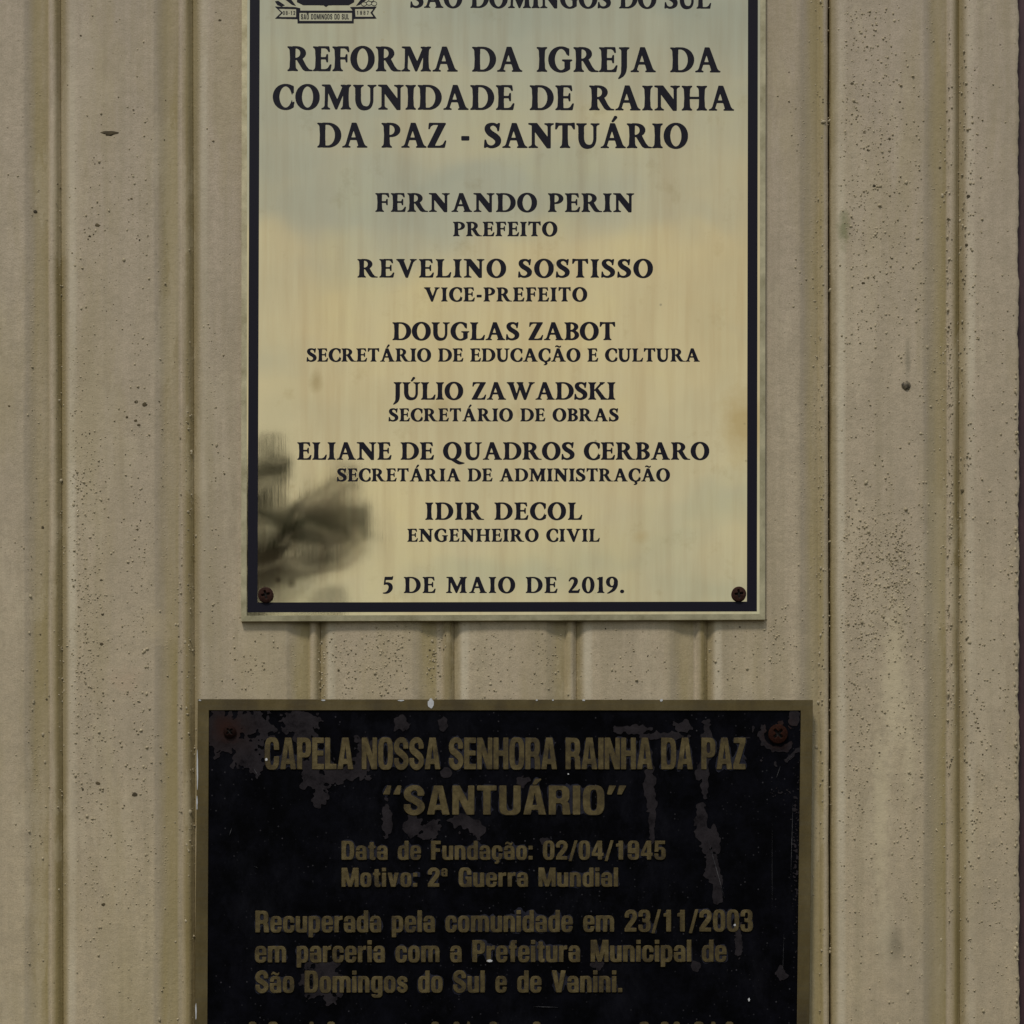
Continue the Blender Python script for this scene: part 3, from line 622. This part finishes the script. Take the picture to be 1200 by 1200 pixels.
for i in range(len(JOINT) - 1):
    a0, b0 = JOINT[i], JOINT[i + 1]
    wdt = b0 - a0
    prof = [(r * wdt, h) for r, h in PROF]
    if i == 7: prof = [(0.0, -12), (1.1, 4.8), (2.2, 6.0), (5, 6.3)] + prof[7:]
    if i == 6: prof = [q for q in prof if q[0] < .97 * wdt] + [(wdt - 2.2, 4.6), (wdt - 1.4, 2.5), (wdt - 1.2, -12)]
    if i == 8: prof = [q for q in prof if q[0] < 64] + [(64, 6.5), (67.6, 6.3), (68.8, 5.2), (69.2, 3.0), (69.4, -12)]
    rows = 420; me_v = []; n = len(prof)
    org = Vector(((a0 - 600) * S, 0, 0))
    for r in range(rows + 1):
        py = Z0 + (Z1 - Z0) * r / rows; z = (600 - py) * S
        for j, (x, h) in enumerate(prof):
            edge = 0
            if i == 8 and j >= n - 4: edge = 1.1 * wob(3, z * 3) + random.uniform(-.5, .5)
            elif i in (6, 7) and (j < 2 if i == 7 else j >= n - 2): edge = .22 * wob(i, z * 4) + random.uniform(-.12, .12)
            xx = a0 + x + shearx(a0 + x, py) + edge + (.35 * wob(i, z * .7) if 0 < j < n - 1 else 0)
            hh = h + .10 * wob(i * 7 + j * .3, z) + (random.uniform(-.05, .05))
            me_v.append(((xx - 600) * S - org.x, -hh / 1000 - .012, z + .6))
    fs = [(r * n + j, r * n + j + 1, (r + 1) * n + j + 1, (r + 1) * n + j) for r in range(rows) for j in range(n - 1)]
    # back face and ends, making a board of real thickness
    nb = len(me_v)
    for py in (Z0, Z1):
        for x in (prof[0][0], prof[-1][0]): me_v.append((x * S, .002, (600 - py) * S + .6))
    fs += [(nb, nb + 2, nb + 3, nb + 1), tuple(range(n - 1, -1, -1)) + (nb, nb + 1), tuple(range(rows * n, rows * n + n)) + (nb + 3, nb + 2)]
    fs += [tuple([nb] + [r * n for r in range(rows + 1)] + [nb + 2]), tuple([nb + 3] + [r * n + n - 1 for r in range(rows, -1, -1)] + [nb + 1])]
    me = mesh('plank', me_v, fs)
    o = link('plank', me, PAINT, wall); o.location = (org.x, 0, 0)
    for p in me.polygons: p.use_smooth = len(p.vertices) == 4
def boxmesh(name, x0, x1, y0, y1, z0, z1, mat, parent=None, off=Vector((0, 0, 0))):
    v = [Vector((x, y, z)) - off for x in (x0, x1) for y in (y0, y1) for z in (z0, z1)]
    f = [(0, 1, 3, 2), (4, 6, 7, 5), (0, 4, 5, 1), (2, 3, 7, 6), (0, 2, 6, 4), (1, 5, 7, 3)]
    return link(name, mesh(name, v, f), mat, parent)
boxmesh('backing', (JOINT[0] - 600) * S, 592 * S, .016, .03, (600 - Z0) * S, (600 - Z1) * S, GAP, wall, wall.location)

# where the painted surface is at a pixel (mm in front of the wall plane)
PX = np.array([p[0] for p in PROF]); PH = np.array([p[1] for p in PROF])
def surf(px):
    for i in range(len(JOINT) - 1):
        if JOINT[i] <= px < JOINT[i + 1]: return float(np.interp((px - JOINT[i]) / (JOINT[i + 1] - JOINT[i]), PX, PH))
    return 6.0
def dome_set(name, items, mat, parent, k=7):
    """little irregular lumps: items = (px, py, rx, ry, height mm, lift)"""
    v, f = [], []
    for (px, py, rx, ry, h) in items:
        b = surf(px) / 1000
        c = P(px + shearx(px, py), py, b); n0 = len(v); ph = random.random() * 6
        for lev, (rr, hh) in enumerate(((1.0, -.15), (.80, .55), (.42, .92))):
            for q in range(k):
                t = q / k * 2 * math.pi + ph; jr = rr * random.uniform(.70, 1.28)
                v.append((c.x + math.cos(t) * rx * jr * S, c.y - hh * h / 1000, c.z + math.sin(t) * ry * jr * S))
        v.append((c.x, c.y - h / 1000, c.z))
        for lev in range(2):
            for q in range(k):
                a1 = n0 + lev * k + q; a2 = n0 + lev * k + (q + 1) % k
                f.append((a1, a2, a2 + k, a1 + k))
        for q in range(k): f.append((n0 + 2 * k + q, n0 + 2 * k + (q + 1) % k, n0 + 3 * k))
    v = [Vector(x) - parent.location for x in v]
    # faces wound to point at the viewer
    f = [tuple(reversed(q)) for q in f]
    me = mesh(name, v, f); me.flip_normals()
    o = link(name, me, mat, parent, smooth=True); o['kind'] = 'stuff'
    return o
def free(px, py):   # not behind a plaque
    return not (284 < px < 896 and py < 727) and not (232 < px < 950 and py > 821)
bl = []; dt = []
def clus(n, cx, cy, sx, sy, r0=.5, r1=1.5, dark=.12):
    for _ in range(n):
        px, py = random.gauss(cx, sx), random.gauss(cy, sy)
        if not (-20 < px < 1189 and -20 < py < 1220 and free(px, py)): continue
        r = (r0 + (r1 - r0) * random.random() ** 1.8) * (1 + .5 * (random.random() < .05))
        if random.random() < dark: dt.append((px, py, r * .72, r * random.uniform(.55, .9), .10))
        else: bl.append((px, py, r, r * random.uniform(.6, 1.5), r * S * 1000 * random.uniform(.35, .9)))
for a in ((420, 108, 780, 16, 150), (210, 163, 760, 10, 200), (260, 90, 640, 9, 170), (120, 245, 640, 12, 200), (200, 218, 780, 6, 220), (90, 78, 600, 4, 250),
          (100, 110, 300, 20, 160), (70, 170, 260, 14, 150), (90, 120, 1040, 22, 90), (80, 170, 1000, 12, 90), (50, 30, 600, 24, 350), (60, 40, 900, 12, 180),
          (520, 1010, 120, 26, 150), (380, 1040, 300, 30, 160), (560, 1012, 690, 22, 65), (330, 1052, 670, 12, 40), (260, 1085, 560, 8, 260), (330, 1000, 900, 18, 150),
          (300, 1070, 950, 20, 160), (300, 1113, 560, 6, 260), (220, 1133, 250, 12, 170), (260, 1135, 850, 14, 200), (120, 1175, 700, 8, 260), (110, 1165, 980, 14, 140), (180, 960, 600, 5, 300),
          (60, 937, 400, 9, 260), (70, 910, 760, 18, 30), (140, 455, 770, 14, 30), (90, 405, 775, 14, 28), (60, 510, 770, 6, 28), (60, 570, 775, 18, 28), (50, 640, 775, 14, 28), (50, 735, 775, 25, 28), (40, 850, 775, 18, 28), (40, 378, 775, 3, 28), (40, 300, 775, 20, 28)):
    n, cx, cy, sx, sy = a
    clus(int(n * 1.35), cx, cy, sx, sy)
clus(70, 1050, 150, 45, 120, .5, 1.3, .8); clus(60, 120, 300, 30, 80, .5, 1.2, .8); clus(40, 115, 660, 30, 60, .5, 1.3, .7)
clus(50, 1020, 720, 20, 50, .6, 1.5, .6)
for x, y, r in ((155, 233, 1.7), (115, 264, 3.0), (106, 277, 2), (160, 497 - 26, 2.4), (149, 489, 1.8), (159, 493, 1.9), (163, 498, 2.1), (170, 474, 3), (120, 720, 2.3), (118, 680, 2), (119, 755, 2.6),
                (157, 931, 3.4), (114, 918, 2.8), (120, 1060, 2.8), (42, 248, 2.4), (11, 476, 2.0), (96, 42, 2), (259, 24, 2.2), (82, 100, 2), (1002, 90, 1), (999, 98, 2.4), (1014, 155, 2.4), (1018, 176, 2),
                (1055, 120, 2.2), (1043, 163, 2.2), (1025, 218, 2.3), (1101, 197, 2.3), (1112, 257, 2.2), (1135, 230, 2.2), (1133, 287, 2.2), (1012, 332, 2.2), (1128, 575, 2.6), (1121, 600, 2.2), (1026, 989, 1.4),
                (503, 762, 2.0), (520, 761, 1.6), (507, 767, 2.2), (1000, 734, 1.3), (50, 618, 2.0), (1085, 315, 2), (1146, 853, 1.6), (1148, 857, 1.3), (1145, 842, 1.2), (1146, 848, 1.2)):
    dt.append((x, y, r, r * .8, .16))
dt.append((130, 155.5, 11.5, 2.3, .14)); dt.append((129, 156.5, 7, 3.0, .2))
dome_set('paint_blister', bl, BLISTER, wall)
dome_set('dirt_speck', dt, DIRT, wall)
# paint crumbs bridging the open seam and lifting along the plank end
cr_ = [(971, 36, 2, 1.2, .8), (974, 142, 4, 3, 1.5), (965, 143, 3, 2, 1), (969.5, 202, 2, 1, .8), (975, 340, 3.5, 3.5, 1.6), (973, 635, 2.5, 1.5, 1.2), (976, 668, 3, 2, 1.2), (971, 722, 3, 1.6, 1.2), (973, 856, 2.2, 1.4, 1), (974, 943, 2.4, 1.2, 1)]
for _ in range(80):
    cr_.append((1190.6 + random.gauss(0, .9), random.uniform(430, 1210), random.uniform(.8, 2.0), random.uniform(1, 3.6), random.uniform(.4, 1.0)))
dome_set('paint_crumb', cr_, BLISTER, wall)
# round painted-over nail head
nl = dome_set('nail_head', [(1062, 452, 5.6, 6.0, 1.7)], NAIL, wall, 14); del nl['kind']

trim = boxmesh('corner_trim', 588.5 * S, 720 * S, .001, .04, (600 - Z0) * S, (600 - Z1) * S, MAROON)
trim['label'] = 'dark maroon painted trim beyond the chipped right edge of the plank wall'; trim['category'] = 'trim'

# ------------------------------------------------------------------ screws
def screw(px, py, d, r_px, mat, parent, turn=0.3, size=1.0, dome=.22):
    r = r_px * S; c = P(px, py, d); rings, seg = 16, 64; v, f = [], []
    def hgt(x, y):
        q = math.hypot(x, y); h = r * dome * (1 - (q) ** 2 * .85) + r * .20
        ct, s_ = math.cos(turn), math.sin(turn); u, w2 = x * ct + y * s_, -x * s_ + y * ct
        k = 0
        for a1, b1 in ((abs(u), abs(w2)), (abs(w2), abs(u))):
            if a1 < .60: k = max(k, min(1, max(0, (.155 - b1) / .05)) * min(1, (.60 - a1) / .12))
        return h - k * r * .30
    v.append((0, -hgt(0, 0), 0))
    for i in range(1, rings + 1):
        q = i / rings
        for j in range(seg):
            t = j / seg * 2 * math.pi; x, y = q * math.cos(t), q * math.sin(t)
            v.append((x * r, -hgt(x, y), y * r))
    for j in range(seg): t = j / seg * 2 * math.pi; v.append((math.cos(t) * r, .0004, math.sin(t) * r))
    for j in range(seg): f.append((0, 1 + (j + 1) % seg, 1 + j)) 
    for i in range(rings):
        for j in range(seg):
            a1 = 1 + i * seg + j; a2 = 1 + i * seg + (j + 1) % seg
            f.append((a1, a2, a2 + seg, a1 + seg))
    me = mesh('screw', [Vector(x) for x in v], f)
    o = link('screw', me, mat, parent, smooth=True); o.location = c - parent.location
    me.materials.append(GAP)
    ct, s_ = math.cos(turn), math.sin(turn)
    for p in me.polygons:
        x, y = p.center.x / r, p.center.z / r; u, w2 = abs(x * ct + y * s_), abs(-x * s_ + y * ct)
        if (u < .52 and w2 < .13) or (w2 < .52 and u < .13): p.material_index = 1
    return o

# ------------------------------------------------------------------ new brass plaque
def plate(name, quad, d, thick, mat, parent, bev=.0008, drop=None):
    """bevelled plate whose front outline is the px quad"""
    f = [P(x, y, d) - parent.location for x, y in quad]
    cen = sum(f, Vector()) / 4
    def inset(p, s_): return Vector((p.x - s_ * (1 if p.x > cen.x else -1), p.y, p.z - s_ * (1 if p.z > cen.z else -1)))
    v = [inset(p, bev) for p in f] + [p + Vector((0, drop or bev, 0)) for p in f] + [p + Vector((0, thick, 0)) for p in f]
    fs = [(0, 1, 2, 3)] + [(a1, 4 + a1, 4 + (a1 + 1) % 4, (a1 + 1) % 4) for a1 in range(4)] + [(4 + a1, 8 + a1, 8 + (a1 + 1) % 4, 4 + (a1 + 1) % 4) for a1 in range(4)] + [(11, 10, 9, 8)]
    return link(name, mesh(name, v, fs), mat, parent)
T1 = -205
DN = .0105
new = thing('commemorative_plaque', 'tall polished brass plaque with black border and black serif lettering, upper of the two', 'plaque', P(590, 727, .006))
plate('plate', [(283.5, T1), (282.5, 728), (896.5, 726), (897.5, T1)], DN, .0042, BRASS, new, .0042, .0002)
_pl = new.children[0].data; _pl.materials.append(BRASSEDGE)
for _p in _pl.polygons: _p.material_index = 0 if _p.index == 0 else 1
bo = np.array([(293.5, T1 + 11), (290, 717.5), (887, 716.5), (888.5, T1 + 11)], float)
bi = np.array([(305, T1 + 23), (301.8, 706), (875.3, 705), (877, T1 + 23)], float)
flat_part('border', [bo, bi], DN + .00015, .0003, ENAMEL, new)
LINES = [('SÃO DOMINGOS DO SUL', 481, 833, 8.8, 22, .0030), ('REFORMA DA IGREJA DA', 337, 844, 83, 28.6, .0030), ('COMUNIDADE DE RAINHA', 320, 860, 127.8, 28.6, .0030), ('DA PAZ - SANTUÁRIO', 372, 806, 172.6, 28.6, .0020),
         ('FERNANDO PERIN', 440, 743, 248, 21.6, .001), ('PREFEITO', 531, 653, 276.6, 16.6, 0), ('REVELINO SOSTISSO', 419, 765, 325, 21.3, .0005), ('VICE-PREFEITO', 497, 688, 353.1, 16.2, 0),
         ('DOUGLAS ZABOT', 460, 721, 398.4, 20.6, 0), ('SECRETÁRIO DE EDUCAÇÃO E CULTURA', 359.5, 820, 423.6, 15.2, 0), ('JÚLIO ZAWADSKI', 461, 721, 468.2, 20.2, 0), ('SECRETÁRIO DE OBRAS', 455.5, 725, 493.6, 14.9, 0),
         ('ELIANE DE QUADROS CERBARO', 348.5, 831, 538.6, 20.2, 0), ('SECRETÁRIA DE ADMINISTRAÇÃO', 395, 785, 564.0, 14.9, 0), ('IDIR DECOL', 498.5, 682, 609, 20.0, 0), ('ENGENHEIRO CIVIL', 477.5, 702.5, 634.7, 14.9, 0),
         ('5 DE MAIO DE 2019.', 448, 731.5, 694.8, 18.6, 0)]
for t, x0, x1, b, H, tl in LINES:
    flat_part('lettering', line_loops(SER, t, x0, x1, b, H, tl, space=.46 if H > 25 else .36), DN + .00015, .0003, ENAMEL, new)
# municipal crest: shield, branches and ribbon
cx = 382
CX = np.arange(315, 450, 1 / 6); CY = np.arange(-80, 32, 1 / 6); CF = np.zeros((len(CY), len(CX)), bool)
def cput(sgn, poly):
    global CF
    q = raster([tuple(p) for p in poly], CX, CY); CF = (CF | q) if sgn > 0 else (CF & ~q)
shield = np.array([(cx - 34, -72), (cx + 34, -72), (cx + 34, -10), (cx + 33, 2.5), (cx + 27, 6.0), (cx + 3, 6.2), (cx, 8.2), (cx - 3, 6.2), (cx - 27, 6.0), (cx - 34, 2.5), (cx - 34, -10)], float)
for q in range(5):      # grain stalks and leaves either side of the shield
    for s_ in (-1, 1):
        x = cx + s_ * (37 + q * 2.2); y = -2 - q * 13
        cput(1, [(x - s_ * 2, y + 9), (x + s_ * 3, y + 7.5), (x + s_ * 20 - s_ * q * 1.5, y - 6), (x + s_ * 20 - s_ * q * 1.5, y - 10), (x + s_ * 13, y - 7), (x + s_ * 4, y + 1)])
cput(1, [(322, 1.5), (326, .8), (334, 6.2), (330, 7.6), (325, 6)])
for ox, oy in ((426.5, 4.6), (432.5, 3.6), (438.5, 4.2), (435, -.5)):
    cput(1, sup(ox - 3.4, ox + 3.4, oy - 2.8, oy + 2.8, 2)); cput(-1, sup(ox - 2.7, ox + 2.7, oy - 2.1, oy + 2.1, 2))
cput(1, shield)
cput(1, [(322, 7.6), (346, 8.2), (352, 9.6), (352, 22.6), (322, 21.8), (329.5, 14.8)]); cput(-1, [(326.5, 10.2), (347, 10.6), (347, 20.0), (326.5, 19.8), (331.5, 14.9)])
cput(1, [(410, 8.2), (441.5, 7.6), (436.5, 14.8), (441.5, 21.8), (413, 22.2), (413, 12)]); cput(-1, [(416, 10.4), (437.6, 10.4), (434, 14.8), (437.6, 19.6), (416.6, 19.6)])
cput(1, [(348.6, 12.4), (414.6, 12.4), (414.6, 27.5), (348.6, 27.5)]); cput(-1, [(351.0, 15.0), (412.4, 15.0), (412.4, 24.4), (351.0, 24.4)])
crest = [simplify(l, .05) for l in contours(blur(CF.astype(float), 1.0), CX, CY)]
flat_part('crest', crest, DN + .00015, .0003, ENAMEL, new)
flat_part('crest_lettering', line_loops(SAN, 'SÃO DOMINGOS DO SUL'.replace('Ã', 'A'), 352.6, 409, 22.6, 6.2, 0, track=.14) +
          [np.array([(359.2, 15.2), (361.8, 15.2), (361.8, 15.9), (359.2, 15.9)])] +
          line_loops(SAN, '08-12', 331.5, 346, 17.4, 4.6, 0, track=.3) + line_loops(SAN, '1987', 418, 432, 17.2, 4.6, 0, track=.45), DN + .00015, .0003, ENAMEL, new)
screw(311.5, 697.5, DN, 9.0, RUST_DARK, new, .25)
screw(865.7, 696.5, DN, 8.6, RUST_DARK, new, .12)
screw(314, T1 + 33, DN, 8.8, RUST_DARK, new, .5); screw(868, T1 + 33, DN, 8.8, RUST_DARK, new, .9)

# ------------------------------------------------------------------ old black plaque
DO = .0125; BOT = 1295
old = thing('painted_plaque', 'old black painted plaque with dull brass rim and raised brass letters, lower of the two', 'plaque', P(590, BOT, .006))
oq = [(232, 819.5), (227.3, BOT), (947.0, BOT), (952.3, 820.5)]
iq = [(244.6, 832), (242.0, BOT - 13), (933.3, BOT - 13), (938.6, 832.4)]
plate('plate', [(x + (1 if x < 500 else -1), y + (1 if y < 1000 else -1)) for x, y in oq], DO - .0008, .0060, OLDBLACK, old, .0003)
flat_part('rim', [np.array(oq, float), np.array(iq, float)], DO, .0008, TARNISH, old, .0002)
OL = [('CAPELA NOSSA SENHORA RAINHA DA PAZ', 310.5, 873.5, 901.4, 36.6, .0001, .07, .27), ('“SANTUÁRIO”', 449, 734, 954.6, 33.6, 0, .10, .3),
      ('Data de Fundação: 02/04/1945', 400.5, 780, 1007.4, 21.6, -.0005, .11, .36), ('Motivo: 2ª Guerra Mundial', 400.5, 724, 1039.2, 21.8, -.001, .11, .36),
      ('Recuperada pela comunidade em 23/11/2003', 299.5, 882, 1092.6, 25.0, -.002, .10, .36), ('em parceria com a Prefeitura Municipal de', 299, 851, 1127.8, 25.2, -.0018, .10, .36),
      ('São Domingos do Sul e de Vanini.', 299.5, 729, 1163.2, 25.2, -.001, .10, .36)]
alll = []
for t, x0, x1, b, H, tl, tr_, spc in OL:
    ls = line_loops(SAN, t, x0, x1, b, H, tl, track=tr_, space=spc)
    alll += ls
    flat_part('raised_lettering', ls, DO, .0008, OLDLETTER, old, .00026)
tops = [np.array([(x - w_, 1203), (x - w_ * .8, 1198.6), (x - w_ * .4, 1197.4), (x + w_ * .4, 1197.4), (x + w_ * .8, 1198.6), (x + w_, 1203)], float) for x, w_ in
        ((296, 5), (320, 6), (365, 3), (388, 5), (510, 5), (535, 4), (549, 2), (578, 5), (629, 5), (755, 6), (779, 5), (793, 4), (819, 6), (836, 3), (855, 5))]
_t = flat_part('raised_lettering', tops, DO, .0008, OLDLETTER, old, .0001); _t['kind'] = 'stuff'
# worn paint: fields in pixel space, contoured to thin irregular flakes
RES = 1.0
XG = np.arange(243, 940, 1 / 1.5); YG = np.arange(830, 1283, 1 / 1.5)
rng = np.random.default_rng(3)
def nfield(sg): 
    f = blur(rng.standard_normal((len(YG), len(XG))), sg); return f / f.std()
N1 = nfield(2.2); N2 = nfield(6); N3 = nfield(18); NV = nfield(1.2)
L_ = np.zeros((len(YG), len(XG)), bool)
for L in alll: L_ ^= raster(L, XG, YG)
halo = blur(L_.astype(float), 3.4)
XX, YY = np.meshgrid(XG, YG)
hf = halo * 1.6 + N1 * .08 + N2 * .12 + N3 * .16 - .02
hf[halo < .02] = 0
flat_part('worn_edge', [simplify(l, .25) for l in contours(hf, XG, YG, .5)], DO - .00062, .0002, HALO, old)
def ell(x, y, rx, ry, rot=0.0):
    c, s_ = math.cos(rot), math.sin(rot); u = (XX - x) * c + (YY - y) * s_; v_ = -(XX - x) * s_ + (YY - y) * c
    return 1 - np.hypot(u / rx, v_ / ry)
pf = np.full_like(halo, -9.)
for e_ in ((264, 858, 26, 30), (292, 850, 26, 20), (288, 878, 18, 22), (300, 895, 10, 14), (350, 846, 22, 14), (356, 862, 14, 14), (368, 914, 15, 16), (376, 935, 8, 14), (395, 908, 18, 10), (415, 905, 18, 10), (428, 886, 14, 22), (372, 895, 22, 10),
           (453, 962, 6, 20), (484, 967, 11, 12), (505, 972, 11, 12), (558, 968, 12, 12), (540, 962, 12, 10), (380, 1145, 22, 24), (386, 1170, 8, 8), (470, 848, 9, 8), (519, 848, 6, 8), (523, 905, 6, 6),
           (762, 925, 6, 30), (764, 965, 4, 24), (826, 912, 5, 26), (822, 960, 7, 22), (828, 990, 7, 18), (834, 1015, 8, 20), (841, 1040, 5, 22), (866, 1100, 5, 20), (828, 865, 6, 20), (820, 905, 5, 12), (838, 985, 5, 18),
           (745, 855, 26, 5), (775, 862, 26, 5), (801, 852, 10, 6), (908, 868, 24, 22), (929, 842, 6, 9), (916, 1141, 7, 8), (816, 1132, 5, 6), (700, 1130, 8, 6), (612, 915, 8, 6), (640, 985, 6, 4)):
    pf = np.maximum(pf, ell(*e_))
pf = pf + N2 * .14 + N1 * .16 + NV * .05
hole = ell(912, 861, 20, 18); pf = np.where(ell(908, 866, 27, 25) > 0, np.minimum(pf, .32 - np.abs(hole) * 2.0 + N1 * .12 + N2 * .1), pf)
pf = np.maximum(pf, ell(933, 1000, 9, 180) * .5 + NV * .14 - .44)
pf = np.maximum(pf, ell(915, 930, 20, 20) * .3 + NV * .15 - .42)
flat_part('faded_patch', [simplify(l, .25) for l in contours(np.clip(pf, -1, 1) + 1, XG, YG, 1.0)], DO - .00045, .0003, WORN, old)
# white chips
def blob(x, y, rx, ry, n=14): return np.array([(x + math.cos(i / n * 6.283) * rx * random.uniform(.7, 1.2), y + math.sin(i / n * 6.283) * ry * random.uniform(.7, 1.2)) for i in range(n)])
flat_part('paint_chip', [blob(504.5, 824.5, 4.2, 5.5), blob(234, 820.6, 1.5, 1), blob(379, 820.6, 2.6, .9), blob(470, 820.8, 3.6, .9), blob(684, 820.5, 1.6, 1.2), blob(775, 820.6, 1.6, 1.6), blob(648, 820.5, 1, .9), blob(629, 820.4, 1.4, .8), blob(229.6, 1185, .9, 9), blob(231.2, 900, .9, 22), blob(230.8, 940, .8, 9)], DO + .0002, .0002, CHIP, old)
flat_part('white_fleck', [blob(877.8, 1171.5, 1.2, 2), blob(312, 890, 1.6, 1.6), blob(574, 1126, 4, 1.6), blob(861, 1084, 1.4, 1.4), blob(666, 907, .9, .9)], DO + .00015, .0002, CHIP, old)
sc = screw(269.5, 858, DO - .0006, 7.4, RUST_OLD, old, .7, dome=.45); sc['label'] = 'dark brown rusted round screw head'
sc = screw(911.5, 860.5, DO - .0006, 11.2, RUST_RED, old, .75); sc['label'] = 'orange red rusted screw head'
screw(269, BOT - 38, DO - .0006, 9.5, RUST_OLD, old, .3); screw(905, BOT - 38, DO - .0006, 9.5, RUST_OLD, old, .9)
scr = []
for x, y, l, a_ in ((340, 824, 14, .5), (344, 826, 9, -.6), (912, 905, 16, 1.9), (928, 985, 90, 1.6), (905, 1020, 110, 1.57), (925, 890, 12, 2.2), (828, 885, 60, 1.55), (840, 1020, 70, 1.3), (402, 1026, 10, 2.1), (300, 905, 14, 1.0), (270, 975, 10, 1.9), (918, 1120, 50, 1.6), (300, 1016, 6, .4), (640, 1180, 30, .03)):
    dx_, dy_ = math.cos(a_) * l / 2, math.sin(a_) * l / 2; nx, ny = -math.sin(a_) * .28, math.cos(a_) * .28
    scr.append(np.array([(x - dx_, y - dy_), (x + nx, y + ny), (x + dx_, y + dy_), (x - nx * .6 + random.uniform(-.3, .3), y - ny)], float))
m = M('scratch_grey'); m.set(Base_Color=m.ramp(m.noise(m.coord('pos'), 300, 3), [(.35, (.012, .012, .016)), (.65, (.10, .095, .10))]), Roughness=.6)
flat_part('scratch', scr[2:], DO - .0002, .0002, m.m, old)
for o in old.children:
    if o.name.split('.')[0] in ('faded_patch', 'worn_edge', 'paint_chip', 'white_fleck', 'scratch'): o['kind'] = 'stuff'
# ------------------------------------------------------------------ tree mirrored in the brass
def mirror_point(px, py, L):
    """where, L metres in front of the wall, lies what the brass mirrors at a pixel"""
    a1 = P(px, py, DN); k = (L - DN) / (D - DN)
    return Vector((a1.x * (1 + k), -L, a1.z + (a1.z - ZC) * k))
tree = thing('leafy_tree', 'dark leafy tree seen only as a reflection at the lower left of the brass plaque', 'tree', (-3.6, -13, -2.2))
m = M('tree_leaves'); m.set(Base_Color=m.ramp(m.noise(m.coord('pos'), 3, 3), [(.3, (.035, .05, .022)), (.7, (.07, .09, .04))]), Roughness=.6); LEAF = m.m
m = M('tree_bark'); m.set(Base_Color=(.07, .055, .04, 1), Roughness=.9); BARK = m.m
v, f = [], []
def limb(p, q, r1, r2):
    d = (q - p).normalized(); u = d.orthogonal().normalized(); w2 = d.cross(u); n0 = len(v)
    for c, r in ((p, r1), (q, r2)):
        for k in range(8): t = k * math.pi / 4; v.append(c + u * math.cos(t) * r + w2 * math.sin(t) * r - tree.location)
    for k in range(8): f.append((n0 + k, n0 + (k + 1) % 8, n0 + 8 + (k + 1) % 8, n0 + 8 + k))
blobs = [(mirror_point(x, y, 13), r * .0059, 1050 * (r * .0059) ** 2 * dn) for x, y, r, dn in (
    (312, 530, 15, 1.7), (332, 538, 15, 1.6), (304, 552, 20, 1.6), (324, 560, 16, 1.4), (343, 556, 8, .8), (306, 585, 24, .9), (322, 603, 24, 1.0), (346, 612, 24, 1.4), (372, 622, 22, 1.5), (398, 612, 20, 1.5), (420, 600, 18, 1.7), (431, 612, 12, 1.7), (428, 628, 15, 1.7), (405, 640, 18, 1.5),
    (428, 650, 9, 1.2), (375, 648, 16, 1.3), (345, 645, 16, 1.2), (398, 550, 10, 1), (412, 545, 9, 1), (424, 556, 9, .9), (414, 570, 8, 1.1), (362, 592, 9, .8), (345, 668, 9, 1.1), (357, 677, 8, 1.1), (368, 688, 8, 1), (382, 700, 8, .9), (392, 712, 7, .7), (318, 640, 22, .7), (303, 622, 26, .6), (262, 600, 40, .5), (205, 640, 60, 1), (150, 720, 80, 1))]
trunk_top = tree.location + Vector((.2, 0, 5.2))
limb(tree.location, tree.location + Vector((.1, 0, 2.6)), .22, .17); limb(tree.location + Vector((.1, 0, 2.6)), trunk_top, .17, .12)
for c, r, n in blobs: limb(trunk_top + Vector((0, 0, -random.uniform(0, 1.2))), c, .06, .015)
link('trunk', mesh('trunk', v, f), BARK, tree)
v, f = [], []
for c, r, n in blobs:
    for _ in range(int(n)):
        p = Vector((random.gauss(0, 1), random.gauss(0, 1), random.gauss(0, 1))).normalized() * r * random.random() ** .5
        a1 = Vector((random.uniform(-1, 1), random.uniform(-1, 1), random.uniform(-1, 1))).normalized(); b1 = a1.orthogonal().normalized()
        q = c + p - tree.location; n0 = len(v); s_ = random.uniform(.03, .07)
        v += [q - a1 * s_, q + b1 * s_ * .5, q + a1 * s_, q - b1 * s_ * .5]; f.append((n0, n0 + 1, n0 + 2, n0 + 3))
o = link('crown', mesh('crown', v, f), LEAF, tree); o['kind'] = 'stuff'
